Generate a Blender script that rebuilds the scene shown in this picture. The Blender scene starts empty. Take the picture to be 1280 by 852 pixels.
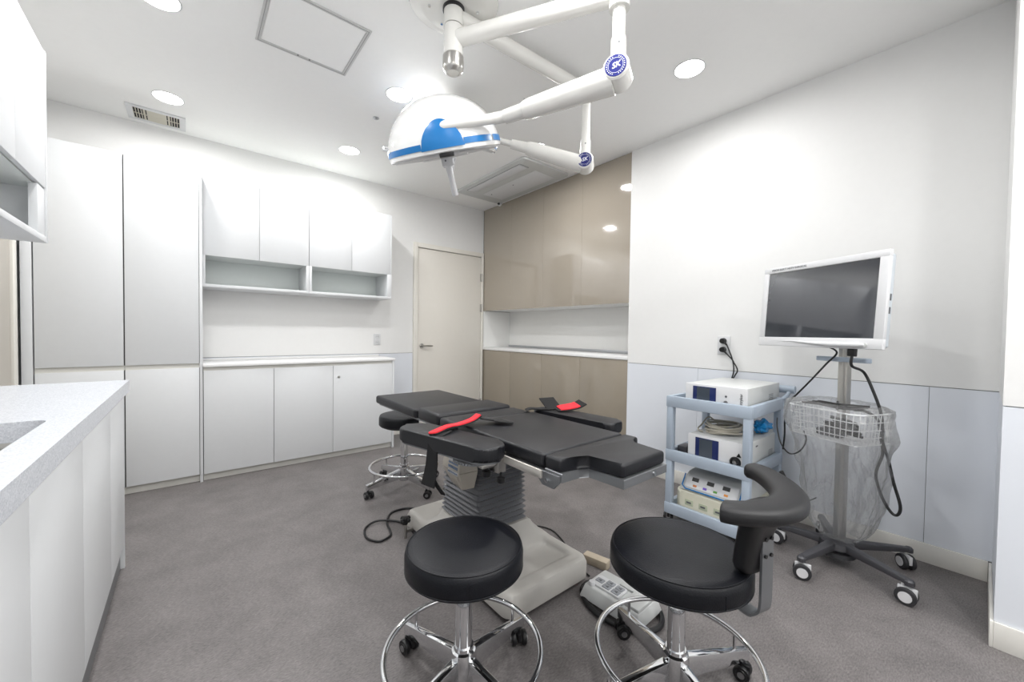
import bpy, bmesh, math, random
from mathutils import Vector, Matrix
random.seed(7)
C = bpy.context.scene.collection
R = math.radians
H = 2.754

# ------------------------------------------------------------------ camera, world, exposure
CAM = Vector((-2.9709, -4.2182, 1.17))
yaw, pitch, roll, F = 0.6901, -0.0234, 0.0139, 487.84
fw = Vector((math.sin(yaw)*math.cos(pitch), math.cos(yaw)*math.cos(pitch), math.sin(pitch)))
rt = Vector((math.cos(yaw), -math.sin(yaw), 0)); up = rt.cross(fw)
rt2 = rt*math.cos(roll)+up*math.sin(roll); up2 = -rt*math.sin(roll)+up*math.cos(roll)
cd = bpy.data.cameras.new('camera'); cam = bpy.data.objects.new('camera', cd); C.objects.link(cam)
cam.matrix_world = Matrix(((rt2.x, up2.x, -fw.x, CAM.x), (rt2.y, up2.y, -fw.y, CAM.y), (rt2.z, up2.z, -fw.z, CAM.z), (0, 0, 0, 1)))
cd.sensor_width = 36; cd.lens = 36*F/1280; cd.clip_start = .02; cd.shift_y = .81/1280
sc = bpy.context.scene; sc.camera = cam
w = bpy.data.worlds.new('world'); sc.world = w; w.use_nodes = True
w.node_tree.nodes['Background'].inputs[0].default_value = (.9, .95, 1, 1)
w.node_tree.nodes['Background'].inputs[1].default_value = .3
sc.view_settings.view_transform = 'Standard'; sc.view_settings.look = 'None'
sc.view_settings.exposure = 0.43; sc.view_settings.gamma = 1
LAMP_W = 7.6          # watts of each ceiling downlight
LAMP_POS = [(-3.08, -.59), (-1.88, -.61), (-3.08, -1.65), (-1.88, -1.67), (-.675, -1.737), (-.67, -3.055),
            (-3.08, -2.95), (-1.88, -3.35), (-2.9, -4.4), (-1.7, -4.75), (-.95, -4.9),  # unseen, added to carry on the grid and help set the brightness
            (-3.08, -5.5), (-1.88, -5.6), (-.95, -5.6)]  # unseen as well, added so the cabinets are lit more evenly

# ------------------------------------------------------------------ helpers
def lin(c):
    return tuple((x/12.92 if x <= .04045 else ((x+.055)/1.055)**2.4) for x in [v/255 for v in c])+(1,)

def mat(name, rgb, rough=.5, metal=0, bump=0, bscale=200, var=0, vscale=30, coat=0, emit=0, spec=.5, **kw):
    m = bpy.data.materials.new(name); m.use_nodes = True; nt = m.node_tree; b = nt.nodes['Principled BSDF']
    col = lin(rgb); b.inputs['Base Color'].default_value = col
    b.inputs['Roughness'].default_value = rough; b.inputs['Metallic'].default_value = metal
    b.inputs['Specular IOR Level'].default_value = spec
    if coat: b.inputs['Coat Weight'].default_value = coat; b.inputs['Coat Roughness'].default_value = .03
    if emit: b.inputs['Emission Color'].default_value = col; b.inputs['Emission Strength'].default_value = emit
    tc = nt.nodes.new('ShaderNodeTexCoord')
    n = nt.nodes.new('ShaderNodeTexNoise'); n.inputs['Scale'].default_value = vscale; n.inputs['Detail'].default_value = 6
    nt.links.new(tc.outputs['Object'], n.inputs['Vector'])
    v = var if var else .015
    mx = nt.nodes.new('ShaderNodeMix'); mx.data_type = 'RGBA'
    mx.inputs['A'].default_value = tuple(max(0, c*(1-v)) for c in col[:3])+(1,)
    mx.inputs['B'].default_value = tuple(min(1, c*(1+v)) for c in col[:3])+(1,)
    nt.links.new(n.outputs['Fac'], mx.inputs['Factor']); nt.links.new(mx.outputs['Result'], b.inputs['Base Color'])
    if bump:
        n2 = nt.nodes.new('ShaderNodeTexNoise'); n2.inputs['Scale'].default_value = bscale; n2.inputs['Detail'].default_value = 4
        nt.links.new(tc.outputs['Object'], n2.inputs['Vector'])
        bp = nt.nodes.new('ShaderNodeBump'); bp.inputs['Strength'].default_value = bump; bp.inputs['Distance'].default_value = .002
        nt.links.new(n2.outputs['Fac'], bp.inputs['Height']); nt.links.new(bp.outputs['Normal'], b.inputs['Normal'])
    return m

M = dict(
    wall=mat('wall_paint', (234, 234, 233), .7, bump=.05, bscale=400),
    backing=mat('joint_shadow_gap', (120, 120, 118), .8),
    wains=mat('pale_blue_panel', (226, 230, 237), .45, var=.02, vscale=6),
    ceil=mat('ceiling_paint', (249, 249, 248), .9),
    base=mat('cream_skirting', (228, 226, 220), .45),
    door=mat('cream_door_leaf', (226, 222, 214), .5, bump=.03, bscale=300),
    frame=mat('cream_door_frame', (232, 229, 221), .5),
    cab=mat('white_cabinet_laminate', (220, 222, 224), .42, bump=.04, bscale=500),
    cabin=mat('white_cabinet_inside', (228, 232, 230), .5),
    gap=mat('dark_shadow_gap', (90, 90, 88), .7),
    toe=mat('pale_toe_kick', (215, 214, 208), .5),
    top=mat('worktop_white', (240, 240, 240), .3),
    greigein=mat('niche_white', (240, 240, 238), .4),
    greige=mat('beige_gloss_glass', (160, 151, 138), .06, coat=1.0, spec=.8),
    greige2=mat('beige_gloss_front', (150, 141, 127), .12, coat=.6),
    alu=mat('aluminium_strip', (190, 192, 196), .3, .8),
    steel=mat('brushed_steel', (188, 186, 182), .28, 1, bump=.1, bscale=90, var=.05),
    dullrail=mat('satin_steel_rail', (196, 192, 186), .38, .7),
    chrome=mat('chrome', (225, 226, 228), .07, 1),
    dullchrome=mat('dull_chrome', (165, 166, 168), .3, 1),
    leather=mat('black_vinyl_upholstery', (9, 11, 18), .42, bump=.35, bscale=260, var=.1, spec=.32),
    leather2=mat('grey_black_vinyl_upholstery', (20, 21, 26), .42, bump=.35, bscale=260, var=.08, spec=.45),
    leather3=mat('charcoal_polyurethane_pad', (20, 20, 23), .5, bump=.2, bscale=300, var=.05),
    blackpl=mat('black_plastic', (20, 20, 22), .4),
    blackfab=mat('black_webbing', (16, 16, 18), .9, bump=.5, bscale=500),
    red=mat('red_fabric', (226, 30, 46), .75, bump=.4, bscale=400),
    tabpl=mat('warm_grey_plastic', (176, 170, 160), .42, bump=.1, bscale=350, var=.03),
    tabbase=mat('light_grey_cover', (186, 183, 178), .4, var=.03, vscale=8, bump=.08, bscale=300),
    bellow=mat('grey_rubber_bellows', (116, 117, 121), .5, bump=.15, bscale=120, var=.05),
    frameg=mat('grey_metal_tray', (128, 130, 133), .35, .6),
    darkg=mat('dark_grey_metal', (72, 72, 76), .4, .3),
    rubber=mat('dark_rubber', (46, 46, 49), .6),
    whitepl=mat('white_plastic', (216, 217, 219), .32),
    offpl=mat('off_white_plastic', (202, 204, 203), .4),
    creampl=mat('cream_plastic', (216, 214, 196), .4),
    lampw=mat('white_gloss_enamel', (236, 236, 235), .12, coat=.8),
    armw=mat('white_arm_enamel', (232, 231, 227), .25, coat=.4),
    blue=mat('blue_plastic', (8, 112, 180), .3),
    badge=mat('badge_blue', (24, 34, 118), .3),
    badgew=mat('badge_white', (240, 242, 250), .4),
    cart=mat('pale_blue_cart_plastic', (166, 178, 192), .4, var=.02),
    monback=mat('pale_grey_blue_housing', (198, 205, 211), .4),
    navy=mat('navy_display_frame', (30, 42, 92), .25),
    lcd=mat('display_glass', (70, 78, 88), .1, coat=.6),
    screen=mat('dark_screen_glass', (52, 54, 60), .03, coat=.9, spec=.7),
    ink=mat('grey_ink', (92, 94, 98), .6),
    cable=mat('black_cable_rubber', (22, 22, 24), .45),
    gcable=mat('grey_cable', (196, 190, 176), .4),
    film=mat('blue_film', (30, 140, 205), .25),
    brick=mat('beige_sponge', (178, 166, 148), .9, bump=.6, bscale=120, var=.1),
    wheelw=mat('caster_disc', (214, 214, 216), .4),
    grille=mat('vent_grille', (196, 192, 178), .5),
    dark=mat('dark_void', (28, 28, 34), .8),
)
# floor: grey vinyl with fibre streaks
def floor_mat():
    m = bpy.data.materials.new('grey_vinyl_floor'); m.use_nodes = True; nt = m.node_tree; b = nt.nodes['Principled BSDF']
    tc = nt.nodes.new('ShaderNodeTexCoord'); mp = nt.nodes.new('ShaderNodeMapping'); nt.links.new(tc.outputs['Object'], mp.inputs[0])
    mp.inputs['Scale'].default_value = (1, 2.6, 1); mp.inputs['Rotation'].default_value = (0, 0, R(20))
    n1 = nt.nodes.new('ShaderNodeTexNoise'); n1.inputs['Scale'].default_value = 75; n1.inputs['Detail'].default_value = 8; n1.inputs['Roughness'].default_value = .7
    nt.links.new(mp.outputs[0], n1.inputs[0])
    n2 = nt.nodes.new('ShaderNodeTexNoise'); n2.inputs['Scale'].default_value = 5; n2.inputs['Detail'].default_value = 8; n2.inputs['Roughness'].default_value = .65
    nt.links.new(tc.outputs['Object'], n2.inputs[0])
    ad = nt.nodes.new('ShaderNodeMath'); ad.operation = 'MULTIPLY_ADD'; ad.inputs[1].default_value = .3
    nt.links.new(n2.outputs[0], ad.inputs[0])
    m2 = nt.nodes.new('ShaderNodeMath'); m2.operation = 'MULTIPLY'; m2.inputs[1].default_value = .7
    nt.links.new(n1.outputs[0], m2.inputs[0]); nt.links.new(m2.outputs[0], ad.inputs[2])
    cr = nt.nodes.new('ShaderNodeValToRGB'); cr.color_ramp.elements[0].position = .34; cr.color_ramp.elements[1].position = .68
    cr.color_ramp.elements[0].color = lin((80, 77, 77)); cr.color_ramp.elements[1].color = lin((138, 133, 132))
    nt.links.new(ad.outputs[0], cr.inputs[0]); nt.links.new(cr.outputs[0], b.inputs['Base Color'])
    b.inputs['Roughness'].default_value = .42; b.inputs['Specular IOR Level'].default_value = .35
    bp = nt.nodes.new('ShaderNodeBump'); bp.inputs['Strength'].default_value = .25; bp.inputs['Distance'].default_value = .001
    nt.links.new(n1.outputs[0], bp.inputs['Height']); nt.links.new(bp.outputs[0], b.inputs['Normal'])
    return m
M['floor'] = floor_mat()
def quartz_mat():
    m = bpy.data.materials.new('speckled_quartz'); m.use_nodes = True; nt = m.node_tree; b = nt.nodes['Principled BSDF']
    tc = nt.nodes.new('ShaderNodeTexCoord')
    v = nt.nodes.new('ShaderNodeTexVoronoi'); v.inputs['Scale'].default_value = 330; nt.links.new(tc.outputs['Object'], v.inputs[0])
    cr = nt.nodes.new('ShaderNodeValToRGB'); cr.color_ramp.elements[0].position = .0; cr.color_ramp.elements[1].position = .9
    cr.color_ramp.elements[0].color = lin((192, 196, 204)); cr.color_ramp.elements[1].color = lin((222, 225, 231))
    nt.links.new(v.outputs['Color'], cr.inputs[0]); nt.links.new(cr.outputs[0], b.inputs['Base Color'])
    b.inputs['Roughness'].default_value = .25
    return m
M['quartz'] = quartz_mat()
def wrap_mat():
    m = bpy.data.materials.new('clear_plastic_wrap'); m.use_nodes = True; nt = m.node_tree
    for n in list(nt.nodes): nt.nodes.remove(n)
    o = nt.nodes.new('ShaderNodeOutputMaterial'); tr = nt.nodes.new('ShaderNodeBsdfTransparent'); gl = nt.nodes.new('ShaderNodeBsdfGlossy')
    df = nt.nodes.new('ShaderNodeBsdfTranslucent'); df.inputs[0].default_value = (.93, .93, .93, 1)
    gl.inputs['Roughness'].default_value = .2; gl.inputs[0].default_value = (.9, .9, .9, 1); tr.inputs[0].default_value = (.97, .97, .97, 1)
    tc = nt.nodes.new('ShaderNodeTexCoord'); mp = nt.nodes.new('ShaderNodeMapping'); mp.inputs['Scale'].default_value = (1, 1, .55)
    nt.links.new(tc.outputs['Object'], mp.inputs[0])
    n = nt.nodes.new('ShaderNodeTexNoise'); n.inputs['Scale'].default_value = 16; n.inputs['Detail'].default_value = 7; n.inputs['Distortion'].default_value = 1.6
    nt.links.new(mp.outputs[0], n.inputs[0])
    bp = nt.nodes.new('ShaderNodeBump'); bp.inputs['Strength'].default_value = 1; bp.inputs['Distance'].default_value = .02
    nt.links.new(n.outputs[0], bp.inputs['Height'])
    for s in (gl, df): nt.links.new(bp.outputs[0], s.inputs['Normal'])
    lw = nt.nodes.new('ShaderNodeLayerWeight'); lw.inputs[0].default_value = .35; nt.links.new(bp.outputs[0], lw.inputs['Normal'])
    mr = nt.nodes.new('ShaderNodeMapRange'); mr.inputs['To Min'].default_value = .05; mr.inputs['To Max'].default_value = .6
    nt.links.new(lw.outputs['Fresnel'], mr.inputs['Value'])
    m1 = nt.nodes.new('ShaderNodeMixShader'); m1.inputs[0].default_value = .25
    nt.links.new(tr.outputs[0], m1.inputs[1]); nt.links.new(df.outputs[0], m1.inputs[2])
    m2 = nt.nodes.new('ShaderNodeMixShader'); nt.links.new(mr.outputs[0], m2.inputs[0])
    nt.links.new(m1.outputs[0], m2.inputs[1]); nt.links.new(gl.outputs[0], m2.inputs[2]); nt.links.new(m2.outputs[0], o.inputs[0])
    return m
M['wrap'] = wrap_mat()
M['glow'] = mat('downlight_diffuser', (255, 253, 248), .5, emit=9)

class B:
    """collects shapes in a bmesh, in world or local coordinates"""
    def __init__(s): s.bm = bmesh.new()
    def box(s, x0, x1, y0, y1, z0, z1, bev=0, seg=2, mtx=None):
        t = bmesh.new(); bmesh.ops.create_cube(t, size=1)
        for v in t.verts:
            v.co = Vector((x0+(v.co.x+.5)*(x1-x0), y0+(v.co.y+.5)*(y1-y0), z0+(v.co.z+.5)*(z1-z0)))
        if bev: bmesh.ops.bevel(t, geom=list(t.edges), offset=bev, segments=seg, affect='EDGES', profile=.5)
        return s.merge(t, mtx)
    def merge(s, t, mtx=None):
        if mtx is not None: bmesh.ops.transform(t, matrix=mtx, verts=t.verts)
        bmesh.ops.recalc_face_normals(t, faces=t.faces)
        me = bpy.data.meshes.new('tmp'); t.to_mesh(me); t.free(); s.bm.from_mesh(me); bpy.data.meshes.remove(me); return s
    def cyl(s, p0, p1, r0, r1=None, seg=24, caps=True):
        r1 = r0 if r1 is None else r1
        p0, p1 = Vector(p0), Vector(p1); d = p1-p0
        t = bmesh.new(); bmesh.ops.create_cone(t, cap_ends=caps, segments=seg, radius1=r0, radius2=r1, depth=d.length)
        return s.merge(t, Matrix.Translation((p0+p1)/2) @ d.to_track_quat('Z', 'Y').to_matrix().to_4x4())
    def tube(s, pts, r, seg=10, closed=False, flat=1.0, caps=True):
        pts = [Vector(p) for p in pts]; n = len(pts); rr = r if isinstance(r, (list, tuple)) else [r]*n
        t = bmesh.new(); rings = []; prev = None
        for i, p in enumerate(pts):
            if closed: d = (pts[(i+1) % n]-pts[i-1])
            else: d = pts[min(i+1, n-1)]-pts[max(i-1, 0)]
            d.normalize()
            if prev is None:
                a = Vector((0, 0, 1)) if abs(d.z) < .9 else Vector((1, 0, 0)); u = (a-d*a.dot(d)).normalized()
            else: u = (prev-d*prev.dot(d)).normalized()
            prev = u; v = d.cross(u)
            rings.append([t.verts.new(p+(u*math.cos(2*math.pi*k/seg)*flat+v*math.sin(2*math.pi*k/seg))*rr[i]) for k in range(seg)])
        for i in range(n if closed else n-1):
            a, b = rings[i], rings[(i+1) % n]
            for k in range(seg): t.faces.new((a[k], a[(k+1) % seg], b[(k+1) % seg], b[k]))
        if not closed and caps: t.faces.new(rings[0]); t.faces.new(rings[-1])
        return s.merge(t)
    def lathe(s, prof, c=(0, 0, 0), seg=40, mtx=None, ang=None, a0=0):
        t = bmesh.new(); full = ang is None; n = seg if full else seg+1; rings = []
        for r, z in prof:
            if r < 1e-6: rings.append([t.verts.new((0, 0, z))]); continue
            rings.append([t.verts.new((r*math.cos(a0+(2*math.pi if full else ang)*k/seg), r*math.sin(a0+(2*math.pi if full else ang)*k/seg), z)) for k in range(n)])
        for a, b in zip(rings, rings[1:]):
            for k in range(seg):
                k2 = (k+1) % n if full else k+1
                if len(a) == 1 and len(b) == 1: continue
                if len(a) == 1: t.faces.new((a[0], b[k], b[k2]))
                elif len(b) == 1: t.faces.new((a[k], a[k2], b[0]))
                else: t.faces.new((a[k], a[k2], b[k2], b[k]))
        m = Matrix.Translation(c)
        if mtx is not None: m = m @ mtx
        return s.merge(t, m)
    def prism(s, pts, z0, z1, bev=0, seg=3, mtx=None, side=True):
        t = bmesh.new(); a = [t.verts.new((x, y, z0)) for x, y in pts]; b = [t.verts.new((x, y, z1)) for x, y in pts]
        n = len(pts); t.faces.new(a); t.faces.new(b); se = []
        for k in range(n): t.faces.new((a[k], a[(k+1) % n], b[(k+1) % n], b[k]))
        t.edges.ensure_lookup_table()
        if bev:
            g = [e for e in t.edges if abs(e.verts[0].co.z-e.verts[1].co.z) < 1e-6 or side]
            bmesh.ops.bevel(t, geom=g, offset=bev, segments=seg, affect='EDGES', profile=.5)
        return s.merge(t, mtx)
    def hexa(s, lo, hi, bev=0):
        t = bmesh.new(); a = [t.verts.new(p) for p in lo]; b = [t.verts.new(p) for p in hi]
        t.faces.new(a); t.faces.new(b)
        for k in range(4): t.faces.new((a[k], a[(k+1) % 4], b[(k+1) % 4], b[k]))
        if bev: bmesh.ops.bevel(t, geom=list(t.edges), offset=bev, segments=2, affect='EDGES', profile=.5)
        return s.merge(t)

def rrect(x0, x1, y0, y1, r, n=5):
    o = []
    for cx, cy, a in ((x1-r, y1-r, 0), (x0+r, y1-r, 90), (x0+r, y0+r, 180), (x1-r, y0+r, 270)):
        for k in range(n+1): t = R(a+90*k/n); o.append((cx+r*math.cos(t), cy+r*math.sin(t)))
    return o
def spline(p, n=8, closed=False):
    p = [Vector(q) for q in p]; L = len(p); o = []
    for i in range(L if closed else L-1):
        g = (lambda k: p[k % L]) if closed else (lambda k: p[max(0, min(L-1, k))])
        a, b, c, d = g(i-1), g(i), g(i+1), g(i+2)
        for k in range(n):
            t = k/n; o.append(.5*((2*b)+(c-a)*t+(2*a-5*b+4*c-d)*t*t+(3*b-a-3*c+d)*t**3))
    if not closed: o.append(p[-1])
    return o

def obj(name, b, m, parent=None, kind=None, label=None, ang=35, world=True):
    """one mesh object; with a parent, world coordinates are moved into the parent's frame"""
    me = bpy.data.meshes.new(name)
    if parent is not None and world: bmesh.ops.transform(b.bm, matrix=parent['_m'] if False else world_matrix(parent).inverted(), verts=b.bm.verts)
    b.bm.to_mesh(me); b.bm.free(); me.materials.append(M[m] if isinstance(m, str) else m)
    me.polygons.foreach_set('use_smooth', [True]*len(me.polygons)); me.set_sharp_from_angle(angle=R(ang))
    o = bpy.data.objects.new(name, me); C.objects.link(o)
    if parent is not None: o.parent = parent
    if kind: o['kind'] = kind
    if label: o['label'] = label
    return o
def world_matrix(o):
    m = Matrix.Translation(o.location) @ o.rotation_euler.to_matrix().to_4x4()
    return world_matrix(o.parent) @ m if o.parent else m
def thing(name, label, cat, loc=(0, 0, 0), rz=0, group=None):
    o = bpy.data.objects.new(name, None); C.objects.link(o); o.location = loc; o.rotation_euler = (0, 0, rz)
    o.empty_display_size = .05; o['label'] = label; o['category'] = cat
    if group: o['group'] = group
    return o
def tag(o, label, cat, group=None):
    o['label'] = label; o['category'] = cat
    if group: o['group'] = group
    return o
def center(o):
    """move the origin of a single-mesh thing to its base"""
    me = o.data; xs = [v.co for v in me.vertices]; c = Vector((sum(v.x for v in xs)/len(xs), sum(v.y for v in xs)/len(xs), min(v.z for v in xs)))
    me.transform(Matrix.Translation(-c)); o.location = c; return o
def copy_tree(o, parent=None):
    c = o.copy(); C.objects.link(c); c.parent = parent
    for ch in [x for x in list(C.objects) if x.parent == o]: copy_tree(ch, c)
    return c
def text_b(s, size, mtx, depth=.0006, bold=0, shear=0, spacing=1):
    cu = bpy.data.curves.new('txt', 'FONT'); cu.body = s; cu.size = size; cu.extrude = depth; cu.offset = bold; cu.shear = shear
    cu.align_x = 'CENTER'; cu.align_y = 'CENTER'; cu.space_character = spacing; cu.resolution_u = 3
    o = bpy.data.objects.new('txt', cu); C.objects.link(o)
    dg = bpy.context.evaluated_depsgraph_get(); dg.update(); ev = o.evaluated_get(dg); me = bpy.data.meshes.new_from_object(ev)
    b = B(); b.bm.from_mesh(me); bmesh.ops.transform(b.bm, matrix=mtx, verts=b.bm.verts)
    bpy.data.objects.remove(o); bpy.data.curves.remove(cu); bpy.data.meshes.remove(me)
    return b
def basis(o, x, y, z):
    return Matrix(((x[0], y[0], z[0], o[0]), (x[1], y[1], z[1], o[1]), (x[2], y[2], z[2], o[2]), (0, 0, 0, 1)))

# ------------------------------------------------------------------ room shell
YB = -5.9
obj('floor', B().box(-3.95, .6, YB-.15, .15, -.06, 0), 'floor', kind='structure')
obj('ceiling', B().box(-3.95, .6, YB-.15, .15, H, H+.06), 'ceil', kind='structure')
# back wall (far side) with two facings meeting at a thin shadow joint
HW = .92
wb = obj('wall_back', B().box(-3.95, .6, 0, .12, 0, H), 'backing', kind='structure')
T = .006
obj('upper_panel', B().box(-3.80, -.985, -T, 0, HW+.002, H), 'wall', wb)
obj('upper_panel', B().box(-.985, 0, -T, 0, 2.195, H), 'wall', wb)
obj('wainscot_panel', B().box(-1.372, -.985, -T, 0, .1, HW-.002), 'wains', wb)
obj('wainscot_panel', B().box(-3.8, -1.374, -T, 0, .0, HW-.002), 'wains', wb)
# right wall
CY = -4.271
wr = obj('wall_right', B().box(0, .12, CY-.05, -2.232, 0, H).box(0, .58, -.006, 0, 0, H), 'backing', kind='structure')
obj('upper_panel', B().box(-T, 0, CY, -2.226, HW+.002, H), 'wall', wr)
for a, b_ in ((-2.226, -2.84), (-2.842, -4.04), (-4.042, CY)):
    obj('wainscot_panel', B().box(-T, 0, b_, a, .1, HW-.002), 'wains', wr)
obj('baseboard_right', B().box(-.016, -T, CY+.014, -2.226, 0, .1, .002), 'base', kind='structure')
obj('baseboard_back', B().box(-1.372, -.985, -.016, -T, 0, .1, .002), 'base', kind='structure')
# the boxed-out pier that comes forward beside the camera's right
PX = -.61
wp = obj('wall_pier', B().box(PX, .12, YB, CY-.003, 0, H), 'backing', kind='structure')
obj('upper_panel', B().box(PX-T, -.0, CY-.003, CY-.003+T, HW+.002, H).box(PX-T, PX, YB, CY-.003, HW+.002, H), 'wall', wp)
obj('wainscot_panel', B().box(PX-T, -.0, CY-.003, CY-.003+T, .1, HW-.002).box(PX-T, PX, YB, CY-.003, .1, HW-.002), 'wains', wp)
obj('baseboard_pier', B().box(PX-.016, -.018, CY+.003, CY+.013, 0, .1, .002).box(PX-.016, PX-T, YB, CY+.003, 0, .1, .002), 'base', kind='structure')
obj('wall_left', B().box(-3.95, -3.8, YB, 0, 0, H), 'wall', kind='structure')
obj('wall_front', B().box(-3.95, .6, YB-.12, YB, 0, H), 'wall', kind='structure')
# wall behind the recessed beige cabinet
obj('wall_niche', B().box(.5, .6, -2.232, 0, 0, H).box(.12, .5, -2.35, -2.232, 0, H), 'wall', kind='structure')

# doors
d1 = obj('door_1', B().box(-.93, -.043, -.012, -.0, .006, 2.138, .001), 'door', kind='structure', label='closed cream flush door beside the beige cabinet')
fb = B(); X0, X1, ZT, fw_ = -.985, -.002, 2.195, .05
fb.box(X0, -.935, -.03, -.0, 0, ZT, .002).box(-.038, X1-.006, -.03, -.0, 0, ZT, .002).box(-.935, -.038, -.03, -.0, 2.143, ZT, .002)
obj('door_frame', fb, 'frame', d1)
h = obj('handle', B().cyl((-.875, -.012, 1.0), (-.875, -.02, 1.0), .027).cyl((-.875, -.02, 1.0), (-.875, -.06, 1.0), .01).tube(spline([(-.875, -.058, 1.0), (-.85, -.06, 1.0), (-.80, -.058, .999), (-.755, -.056, .998)]), .0085), 'steel', d1)
for z in (1.875, 1.483, .25):
    obj('hinge', B().box(-.052, -.03, -.036, -.012, z-.05, z+.05, .002).cyl((-.041, -.036, z-.052), (-.041, -.036, z+.052), .006), 'steel', d1)
d2 = obj('door_2', B().box(-3.8, -3.788, -1.35, -.56, .006, 2.13), mat('grey_beige_door', (188, 183, 174), .5), kind='structure', label='grey beige door on the left wall behind the counter')
obj('door_frame', B().box(-3.8, -3.775, -.555, -.49, 0, 2.18, .002).box(-3.8, -3.775, -1.42, -1.355, 0, 2.18, .002).box(-3.8, -3.775, -1.355, -.555, 2.135, 2.18, .002), 'frame', d2)

# ------------------------------------------------------------------ ceiling fittings
lamp_names = {0: 'round downlight above the left tall cabinet, beside the supply vent', 1: 'round downlight above the white wall cabinets near the back wall',
    2: 'round downlight at the upper left, between the left wall cabinets and the ceiling hatch', 3: 'round downlight just left of the domed surgical light',
    4: 'round downlight behind the second lamp arm near the air conditioner', 5: 'round downlight over the white right wall near the beige cabinet',
    6: 'added unseen round downlight over the left counter, out of view above', 7: 'added unseen round downlight above the camera side of the lamp mount',
    8: 'added unseen round downlight behind the camera on the left', 9: 'added unseen round downlight behind the camera in the middle', 10: 'added unseen round downlight behind the camera beside the wall pier', 11: 'added unseen round downlight over the far end of the left counter run, by the front wall',
    12: 'added unseen round downlight by the front wall, middle of the room', 13: 'added unseen round downlight by the front wall, next to the pier'}
base_l = None
for i, (x, y) in enumerate(LAMP_POS):
    if base_l is None:
        t = thing('ceiling_downlight', '', 'ceiling light', (0, 0, H))
        obj('trim_ring', B().lathe([(.080, 0), (.087, 0), (.087, -.002), (.083, -.0035), (.080, -.003), (.080, 0)], (0, 0, 0)), 'whitepl', t, world=False)
        obj('diffuser', B().lathe([(.0795, -.0008), (.0795, -.003), (0, -.0035)], (0, 0, 0)), 'glow', t, world=False)
        L = bpy.data.lights.new('downlight', 'AREA'); L.shape = 'DISK'; L.size = .15; L.energy = LAMP_W; L.spread = R(175); L.color = (1, .995, .99)
        lo = bpy.data.objects.new('lamp', L); C.objects.link(lo); lo.parent = t; lo.location = (0, 0, -.008)
        base_l = t
    else: t = copy_tree(base_l)
    t.location = (x, y, H); t['label'] = lamp_names[i]; t['category'] = 'ceiling light'; t['group'] = 'round recessed downlights'

t = thing('ceiling_hatch', 'square access hatch with a thin metal frame in the ceiling', 'hatch', (-2.455, -1.875, H))
obj('hatch_panel', B().box(-2.665, -2.245, -2.085, -1.665, H-.004, H), 'ceil', t)
fr = B(); a0, a1, b0, b1 = -2.69, -2.22, -2.11, -1.64
for (p, q, r_, s_) in ((a0, a1, b0, b0+.022), (a0, a1, b1-.022, b1), (a0, a0+.022, b0+.022, b1-.022), (a1-.022, a1, b0+.022, b1-.022)): fr.box(p, q, r_, s_, H-.006, H, .001)
obj('frame', fr, mat('hatch_frame_grey', (205, 205, 204), .6), t)
gr = B()
for (p, q, r_, s_) in ((a0+.01, a1-.01, b0+.01, b0+.0125), (a0+.01, a1-.01, b1-.0125, b1-.01), (a0+.01, a0+.0125, b0+.01, b1-.01), (a1-.0125, a1-.01, b0+.01, b1-.01)): gr.box(p, q, r_, s_, H-.0072, H-.005)
obj('groove', gr, mat('hatch_groove', (150, 150, 150), .6), t)
for k in (-.03, .03): obj('latch', B().cyl((-2.455+k, b1-.02, H-.009), (-2.455+k, b1-.02, H-.006), .004, seg=10), 'ink', t)

t = thing('supply_vent', 'rectangular white ceiling vent with dark slotted ends', 'vent', (-3.155, -.2, H))
vx0, vx1, vy0, vy1 = -3.32, -2.99, -.33, -.075
fr = B().box(vx0, vx1, vy0, vy0+.035, H-.008, H, .002).box(vx0, vx1, vy1-.035, vy1, H-.008, H, .002).box(vx0, vx0+.035, vy0+.035, vy1-.035, H-.008, H, .002).box(vx1-.035, vx1, vy0+.035, vy1-.035, H-.008, H, .002)
obj('frame', fr, 'whitepl', t)
obj('backing', B().box(vx0+.035, vx1-.035, vy0+.035, vy1-.035, H-.002, H), 'dark', t)
obj('center_plate', B().box(-3.21, -3.10, vy0+.035, vy1-.035, H-.007, H-.003), 'grille', t)
for sgn in (-1, 1):
    for k in range(5):
        xx = -3.155+sgn*(.068+.0155*k)
        obj('slat', B().box(xx-.0026-(.0035 if k < 1 else 0), xx+.0026+(.0035 if k < 1 else 0), vy0+.035, vy1-.035, H-.0068, H-.003), 'grille', t)
obj('cross_bar', B().box(vx0+.035, vx1-.035, -.206, -.2, H-.0075, H-.0035), 'grille', t)

t = thing('air_conditioner', 'white one way ceiling cassette air conditioner with long louvre', 'air conditioner', (-.36, -.96, H))
obj('panel', B().prism(rrect(-.66, -.06, -1.55, -.4, .03), H-.022, H, .006, 2), 'offpl', t)
obj('louvre', B().box(-.60, -.50, -1.42, -.55, H-.029, H-.0222, .003), 'whitepl', t)
gv = B()
for x in (-.607, -.495): gv.box(x-.002, x+.002, -1.43, -.54, H-.0232, H-.0222)
gv.box(-.605, -.495, -.542, -.538, H-.0232, H-.0222).box(-.605, -.495, -1.432, -1.428, H-.0232, H-.0222)
obj('louvre_gap', gv, 'ink', t)
obj('intake_grille', B().box(-.40, -.13, -1.42, -.55, H-.025, H-.0222, .002), 'whitepl', t)
for y in (-.62, -1.0): obj('clip', B().cyl((-.33, y, H-.029), (-.33, y, H-.025), .006, seg=10), 'ink', t)
t = thing('security_camera', 'small white dome camera with black lens at the ceiling corner', 'camera', (-.085, -.34, H))
obj('housing', B().lathe([(0, -.05), (.012, -.049), (.022, -.04), (.03, -.02), (.034, 0)], (-.06, -.42, H)), 'whitepl', t)
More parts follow.
